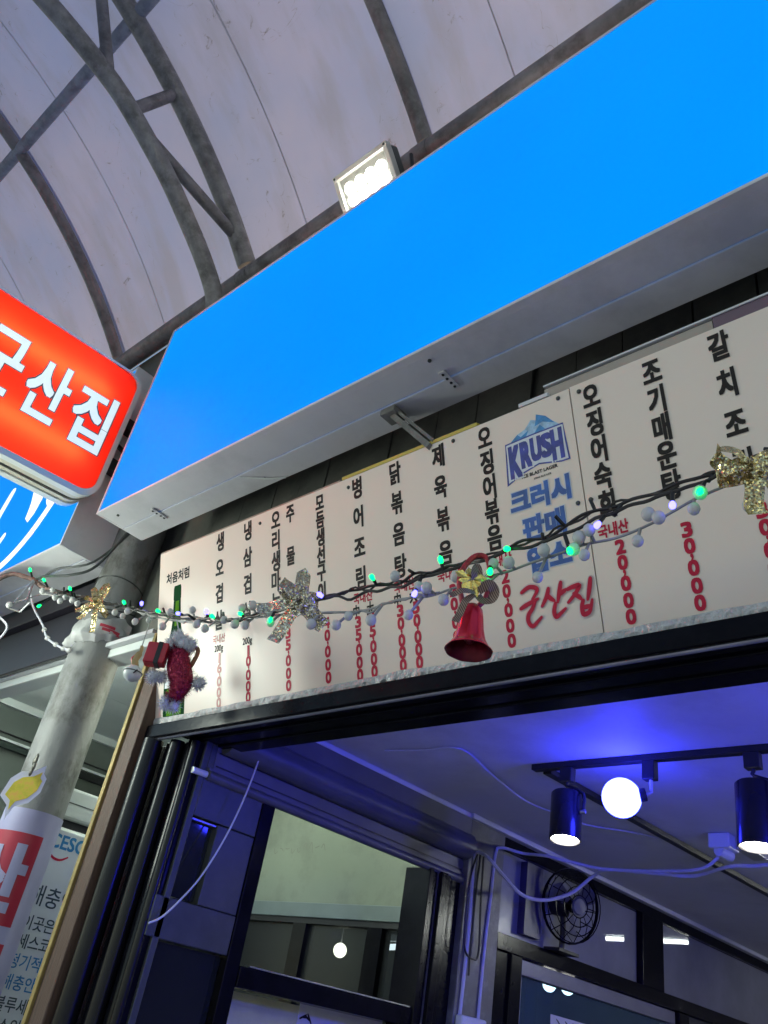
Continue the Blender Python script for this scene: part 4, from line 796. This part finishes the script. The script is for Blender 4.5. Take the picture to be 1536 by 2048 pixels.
LEDS = [(-3.518, 1.183, 3.082, 0), (-3.390, 1.212, 3.014, 0), (-3.220, 1.267, 2.959, 0), (-3.291, 1.202, 2.860, 0), (-2.790, 1.315, 2.821, 0), (-2.626, 1.304, 2.775, 1), (-2.467, 1.293, 2.705, 0), (-2.300, 1.280, 2.653, 1), (-2.104, 1.262, 2.610, 1), (-2.055, 1.258, 2.581, 0), (-1.882, 1.241, 2.544, 0), (-1.705, 1.222, 2.480, 0), (-1.617, 1.209, 2.500, 1), (-1.478, 1.190, 2.489, 1), (-1.298, 1.190, 2.496, 0), (-1.149, 1.190, 2.417, 1), (-1.085, 1.190, 2.488, 0), (-.903, 1.190, 2.467, 0), (-.751, 1.190, 2.420, 0), (-.692, 1.190, 2.463, 1), (-.540, 1.190, 2.460, 1), (-.488, 1.190, 2.473, 0), (-.942, 1.190, 2.422, 0)]
def wob(pts, amp, sc, seed, k=9):
    out = []
    for p in spline(pts, k): out.append(p+Vector((0, amp*noise.noise((p.x*sc, seed, 0)), amp*noise.noise((p.x*sc, seed, 5)))))
    return out
def near(pts, p): return min(pts, key=lambda q: (Vector(q)-Vector(p)).length)
ls = thing('led_string', (-1.5, 1.22, 2.5), 'dark twisted LED string with green and blue lights across the menu', 'string lights')
SA, SB, SC = wob(WIRE_A, .012, 14, 1), wob(WIRE_B, .014, 17, 4), wob(WIRE_C, .006, 10, 8)
MB().tube(SA, .0037, 6).build('wire', m_wire, ls, True); MB().tube(SB, .0036, 6).build('wire', m_wire, ls, True)
MB().tube(wob(WIRE_A[4:], .016, 22, 12), .0028, 5).build('wire', m_wire, ls, True)
e_g = E('green LED', (.0, 1.0, .13), 1.3); e_b = E('blue LED', (.10, .09, 1.0), 2.2)
for x_, y_, z_, c in LEDS:
    q = near(SA+SB, (x_, y_, z_)); p = Vector((x_, y_, z_)); d = (p-q); d = d.normalized() if d.length > .004 else Vector((0, -.3, .95))
    hd = MB().tube([q, q+d*.012, p-d*.006], [.0035, .0045, .0045], 6).build('led_holder', m_bcable, ls, True)
    MB().lathe([(.0045, -.008), (.0065, 0), (.006, .006), (0, .011)], p, d, 10).build('led', e_b if c else e_g, hd, True)
for i in range(22):
    p = random.choice(SA[40:]); d = Vector((random.uniform(-.5, .5), random.uniform(-1, .2), random.uniform(-1, 1))).normalized(); MB().tube([p, p+d*.03], .004, 5).build('led_holder', m_bcable, ls, True)
gs = thing('globe_string', (-1.5, 1.22, 2.5), 'pale wire string of small frosted white globe bulbs below the LED string', 'string lights')
MB().tube(SC, .0028, 6).build('wire', m_wwire, gs, True); MB().tube(wob(WIRE_C[:12], .014, 20, 31), .003, 5).build('wire', m_wwire, gs, True)
bulb_me = None
for i, p in enumerate(BULBS):
    p = Vector(p); q = near(SC+SA, p); s = MB(); s.sphere((0, 0, 0), (.0124, .0112, .0132)[i % 3], 14, 10, (1, 1, 1.1))
    o = s.build('globe_bulb', m_pearl, gs, True); o.location = p-Vector((-1.5, 1.22, 2.5)); ORG[o.name] = p
    for v in o.data.vertices: v.co += ORG[gs.name]
    MB().tube([p+(q-p).normalized()*.014, q], .0035, 5).build('bulb_stem', m_wwire, o, True)
vine = tag(MB().tube(wob([(-4.3, 1.13, 2.93), (-4.051, 1.14, 3.03), (-3.80, 1.14, 3.075), (-3.671, 1.17, 3.093), (-3.55, 1.21, 3.06), (-3.43, 1.25, 3.0), (-3.30, 1.30, 2.965), (-3.18, 1.37, 2.95)], .01, 9, 3), .011, 8).build('vine_rope', m_vine, None, True), 'shaggy brown rope of wires looping left of the column', 'rope')
mb = MB()
for c in SA[8:52:2]: mb.fur([(c, .006)], 3, .02, .0015)
tag(mb.build('wire_tufts', m_vine), 'short frayed brown wire ends along the left garland', 'wire ends')
lead = MB()
tag(MB().tube(spline([(-3.16, 1.39, 3.30), (-3.2, 1.33, 3.10), (-3.27, 1.27, 3.04), (-3.40, 1.22, 3.04), (-3.50, 1.22, 3.05)], 6), .006, 6).build('sign_lead', m_frame, None, True), 'grey lead dropping from the sign boxes to the garland', 'cable')
tag(MB().tube(spline([(-3.15, 1.41, 3.32), (-3.22, 1.32, 3.12), (-3.38, 1.24, 3.08), (-3.46, 1.22, 3.03)], 6), .005, 6).build('sign_lead', m_frame, None, True), 'thinner grey lead beside the first sign lead', 'cable')
pe = thing('pearl_wire', (-3.5, 1.33, 2.85), 'knotted white wire strung from the garland to the column', 'wire')
pw = spline([(-3.62, 1.25, 3.05), (-3.60, 1.29, 2.97), (-3.52, 1.335, 2.88), (-3.45, 1.35, 2.81), (-3.36, 1.38, 2.765), (-3.28, 1.39, 2.74)], 6)
MB().tube(pw, .005, 6).build('wire', m_cable, pe, True)
for p in pw[14::4]: MB().sphere(p, .011, 10, 8, (1.4, 1, 1)).build('bead', m_pearl, pe, True)
tag(MB().tube(spline([(-3.75, 1.2, 2.92), (-3.64, 1.2, 2.87), (-3.545, 1.2, 2.82), (-3.53, 1.2, 2.785), (-3.60, 1.2, 2.75), (-3.8, 1.2, 2.70)], 6), .005, 6).build('loose_white_wire', m_cable, None, True), 'loose white wire loop at the left edge below the sign', 'wire')
mb = MB(); p0 = Vector((-3.52, 1.2, 2.95))
for a, b2 in (((-3.50, 1.21, 3.04), (-3.60, 1.2, 2.92)), ((-3.49, 1.21, 3.03), (-3.44, 1.2, 2.90)), ((-3.60, 1.2, 2.915), (-3.46, 1.2, 2.868)), ((-3.46, 1.2, 2.868), (-3.40, 1.2, 2.90))): mb.tube([a, b2], .005, 5)
tag(mb.build('wire_hanger', m_zinc, None), 'bent grey wire hanger dangling under the neighbour sign', 'hanger')

# ribbon bows: loops and tails of glitter ribbon, facing the street corner
CR = Vector((cy, sy, 0)); CF = Vector((-sy, cy, 0)); UP = Vector((0, 0, 1))
def ribbon(mb, path, w, o, wd):          # path in (right, up, toward viewer); wd = width direction in same coords
    P = spline(path, 5); N = len(P); o = Vector(o); W = Vector(wd).normalized()
    tow = lambda q: o+CR*q.x+UP*q.y-CF*q.z
    for i, p in enumerate(P):
        ww = w*(.55+.45*math.sin(math.pi*min(1, .12+i/(N-1)))) if i < 3 else w
        t = (P[min(i+1, N-1)]-P[max(i-1, 0)]).normalized(); side = Vector((-t.y, t.x, 0)); side = side.normalized() if side.length > .2 else W
        side = (side*.85+Vector((0, 0, .35))).normalized()
        mb.v.append(tuple(tow(p+side*ww/2))); mb.v.append(tuple(tow(p-side*ww/2)))
    b = len(mb.v)-2*N
    for i in range(N-1): mb.f.append((b+2*i, b+2*i+1, b+2*i+3, b+2*i+2))
def bow(o, label, mat_, s=1.0, arms=(), knot=.016):
    t = thing('ribbon_bow', o, label, 'bow', 'glitter ribbon bows on the garland')
    for kind, ang, ln, w in arms:
        d = Vector((math.cos(R(ang)), math.sin(R(ang)), 0)); mb = MB()
        if kind == 'loop': ribbon(mb, [(0, 0, .01), d*ln*.5*s+Vector((0, 0, .03)), d*ln*s+Vector((0, 0, .015)), d*ln*.95*s+Vector((0, 0, -.01)), d*ln*.4*s+Vector((0, 0, -.012)), (0, 0, -.006)], w*s, o, (0, 1, 0))
        else: ribbon(mb, [(0, 0, .008), d*ln*.4*s+Vector((0, 0, .018)), d*ln*.75*s+Vector((0, 0, .004)), d*ln*s+Vector((0, 0, .012))], w*s, o, (0, 1, 0))
        mb.build('loop' if kind == 'loop' else 'tail', mat_, t)
    mb = MB()
    for k in range(5):
        a = k*1.25; ribbon(mb, [Vector((math.cos(a), math.sin(a), 0))*.003+Vector((0, 0, .02)), Vector((math.cos(a), math.sin(a), 0))*knot+Vector((0, 0, .026)), Vector((math.cos(a+.4), math.sin(a+.4), 0))*knot*1.4+Vector((0, 0, .006))], .022*s, o, (0, 1, 0))
    mb.build('knot', mat_, t); return t
bow((-1.551, 1.19, 2.478), 'dull gold glitter bow in the middle of the menu garland', m_glit2, 1.3, (('loop', 95, .062, .030), ('loop', 140, .052, .030), ('tail', 200, .085, .030), ('tail', 250, .098, .030), ('tail', 325, .070, .032), ('loop', 20, .035, .026)))
bow((-.404, 1.185, 2.480), 'bright gold glitter bow at the right edge of the menu', m_glit, .88, (('loop', 150, .066, .036), ('loop', 200, .060, .036), ('loop', 30, .07, .036), ('tail', 275, .105, .036), ('tail', 330, .09, .03)))
bow((-3.02, 1.318, 2.868), 'pale gold tinsel bow tied on the column', m_glit, 1.1, (('loop', 80, .075, .022), ('loop', 120, .055, .024), ('tail', 215, .08, .026), ('tail', 240, .09, .022), ('tail', 280, .12, .022), ('loop', 320, .06, .024), ('tail', 165, .05, .02)))

# red bell
bl = thing('christmas_bell', (-.985, 1.19, 2.25), 'large metallic red Christmas bell with bow hanging before the menu', 'bell')
bo = Vector((-.978, 1.19, 2.345)); ax = Vector((.05, -.03, -1)).normalized()
pr_ = [(r_*.72, h_*.9) for r_, h_ in [(.006, -.006), (.022, -.002), (.030, .008), (.034, .03), (.038, .06), (.045, .085), (.056, .102), (.066, .110), (.067, .113), (.064, .113), (.054, .104), (.042, .085), (.035, .06), (.030, .03), (.012, .01)]]
MB().lathe(pr_[:9], bo, ax, 54, 9, .014).build('bell_cup', m_bell, bl, True)
MB().lathe(pr_[8:], bo, ax, 54, 9, .014).build('shaded_bell_inside', M('shade-darkened red enamel', (.16, .006, .014), .3, .5, .5, 30), bl, True)  # inner face coloured darker for the shade inside the mouth
MB().sphere(bo+ax*.075, .010, 12, 8).build('clapper', M('shade-darkened red enamel', (.16, .006, .014)), bl, True)
MB().tube(spline([bo+UP*.005-CR*.022, bo-CR*.034+UP*.065, bo-CR*.012+UP*.118, bo+CR*.016+UP*.125, bo+CR*.030+UP*.085, bo+CR*.026+UP*.03, bo+CR*.008], 5), .006, 8).build('handle', M('wrapped red cord', (.42, .02, .035), .5, 0, .6, 120), bl, True)
mb = MB(); fcn = bo-CR*.014+UP*.045-CF*.03
for k in range(11):
    a = k*2.4; r = .006+.0022*k; q = CR*math.cos(a)+UP*math.sin(a); t = -CR*math.sin(a)+UP*math.cos(a)
    mb.add([fcn+q*r*.2-CF*.006, fcn+q*r+t*.010-CF*.004, fcn+q*(r+.012), fcn+q*r-t*.010-CF*.004], [(0, 1, 2, 3)])
mb.build('gold_flower', m_goldp, bl)
mr_ = MB(); o = bo+UP*.015-CF*.028
ribbon(mr_, [(.004, .004, .01), (.020, .016, .025), (.034, .006, .02), (.031, -.009, .01), (.016, -.010, .0), (.004, 0, 0)], .021, o, (0, 1, 0))
ribbon(mr_, [(-.004, .0, .01), (-.03, -.006, .02), (-.045, -.012, .01), (-.054, -.020, .015)], .016, o, (0, 1, 0)); ribbon(mr_, [(-.004, -.004, .008), (-.022, -.028, .018), (-.029, -.052, .008), (-.037, -.075, .012)], .016, o, (0, 1, 0))
ribbon(mr_, [(-.004, .02, .0), (-.010, .045, .012), (-.004, .062, .006), (.004, .04, 0)], .016, o, (0, 1, 0))
nt = m_ribbon.node_tree; b = nt.nodes['Principled BSDF']; wv = nt.nodes.new('ShaderNodeTexWave'); wv.inputs['Scale'].default_value = 95; wv.bands_direction = 'DIAGONAL'
t_ = nt.nodes.new('ShaderNodeTexCoord'); nt.links.new(t_.outputs['Object'], wv.inputs[0]); mx = nt.nodes.new('ShaderNodeMix'); mx.data_type = 'RGBA'; mx.inputs[6].default_value = (.05, .02, .02, 1); mx.inputs[7].default_value = (.36, .24, .18, 1); nt.links.new(wv.outputs['Fac'], mx.inputs[0]); nt.links.new(mx.outputs[2], b.inputs['Base Color'])
mr_.build('striped_bow', m_ribbon, bl)
mb = MB(); o = bo+UP*.05-CF*.008
for k in range(70):
    a = random.uniform(-.6, 2.9); q = CR*math.cos(a)+UP*math.sin(a)-CF*random.uniform(-.3, .5); l = random.uniform(.025, .06); s_ = CR*.0008
    mb.add([o-s_, o+s_, o+q*l+UP*.004], [(0, 1, 2)])
tag(mb.build('pine_sprig', m_pine, bl), kind='stuff')

# tinsel ornament, gift and jingle bell
orn = thing('tinsel_ornament', (-2.2, 1.28, 2.42), 'burgundy tinsel ornament with white fluffy trim hanging before the bottle print', 'ornament')
O = Vector((-2.235, 1.28, 2.475))
L2 = lambda r, u, f=0: O+CR*r+UP*u-CF*f
bpath = spline([L2(.004, .03), L2(.014, .005), L2(.026, -.03), L2(.044, -.065), L2(.040, -.105), L2(.032, -.125)], 4)
brad = [.026, .028, .03, .032, .034, .036, .037, .038, .038, .038, .038, .037, .036, .034, .031, .028, .026, .024, .022, .021, .020]
MB().tube(bpath, brad, 14).build('tinsel_body', m_burg, orn, True)
core = [(p, r) for p, r in zip(bpath, brad)]
mb = MB(); mb.fur(core, 3200, .012, .0014); tag(mb.build('tinsel', m_burg, orn), kind='stuff')
wcore = [(L2(-.006, .070), .028), (L2(.014, .052), .032), (L2(-.022, .048), .022), (L2(.036, .055), .024), (L2(-.045, -.066), .020), (L2(-.024, -.064), .018), (L2(.096, -.060), .019), (L2(.018, -.140), .020), (L2(.042, -.145), .018)]
mb = MB()
for c, r in wcore: MB().sphere(c, r*.85, 10, 8).build('fur_pompom', m_fur, orn, True)
mb.fur(wcore, 2600, .012, .0013); tag(mb.build('fur_trim', m_fur, orn), kind='stuff')
gbx = MB().obox(L2(-.052, -.002, .02), CR*.032+UP*.003, UP*.034, CF*.024).build('gift_box', m_gift, orn, bevel=.004)
MB().obox(L2(-.044, -.002, .021), CR*.007, UP*.0352, CF*.0252).build('gift_ribbon', m_black2, gbx)
MB().tube(spline([L2(.05, .055), L2(.062, .050), L2(.066, .035), L2(.060, .0), L2(.056, -.012)], 4), [.007]*17, 8).build('brown_mitten', m_brown, orn, True)
MB().tube([L2(-.004, .08), Vector((-2.33, 1.297, 2.645))], .002, 5).build('hanging_thread', m_wwire, orn)
jb = thing('jingle_bell', (-2.52, 1.305, 2.48), 'small white jingle bell with red and gold top left of the tinsel ornament', 'jingle bell')
jo = Vector((-2.515, 1.305, 2.482))
MB().sphere(jo, .031, 20, 14, (1, 1, .95)).build('bell', m_white, jb, True)
MB().tube([jo+(CR*math.cos(a)-CF*math.sin(a))*.0315+UP*.004 for a in [i*math.pi/10 for i in range(21)]], .002, 5).build('seam_ring', m_frame, jb)
MB().tube([jo-CF*.030+CR*.010-UP*.008, jo-CF*.0305+CR*.020+UP*.006], .0025, 5).build('slot', m_black2, jb)
MB().tube(spline([jo+UP*.028, jo+UP*.05-CR*.006, jo+UP*.08+CR*.002, jo+UP*.105], 4), [.014]*4+[.012]*4+[.007]*4+[.002], 8, flat=.5).build('gold_leaf', M('satin gold leaf', (.50, .36, .16), .4, .3), jb, True)
MB().tube(spline([jo+UP*.03-CR*.008, jo+UP*.05-CR*.018, jo+UP*.062-CR*.010], 4), .008, 8, flat=.6).build('red_leaf', m_gift, jb, True)
MB().tube([jo+UP*.10, Vector((-2.53, 1.31, 2.70))], .002, 5).build('hanging_thread', m_wwire, jb)
# lit upright sign up the street (its reflection is the glare on the menu's left end)
us = thing('upright_light_sign', (-3.5, .58, 0), 'narrow white lit sign standing on a post left of the column', 'sign')
uc = Vector((-3.5, .58, 2.57)); un_ = Vector((.62, .78, 0)).normalized(); ux_ = Vector((un_.y, -un_.x, 0))
MB().obox(uc-un_*.05, ux_*.11, un_*.045, UP*.31).build('casing', m_alu, us)
MB().obox(uc, ux_*.10, un_*.004, UP*.26).build('lit_face', E('upright sign face', (.90, 1.0, .88), 11.5), us)
MB().tube([(-3.53, .545, 0), (-3.53, .545, 2.22)], .03, 8).build('post', m_frame, us)
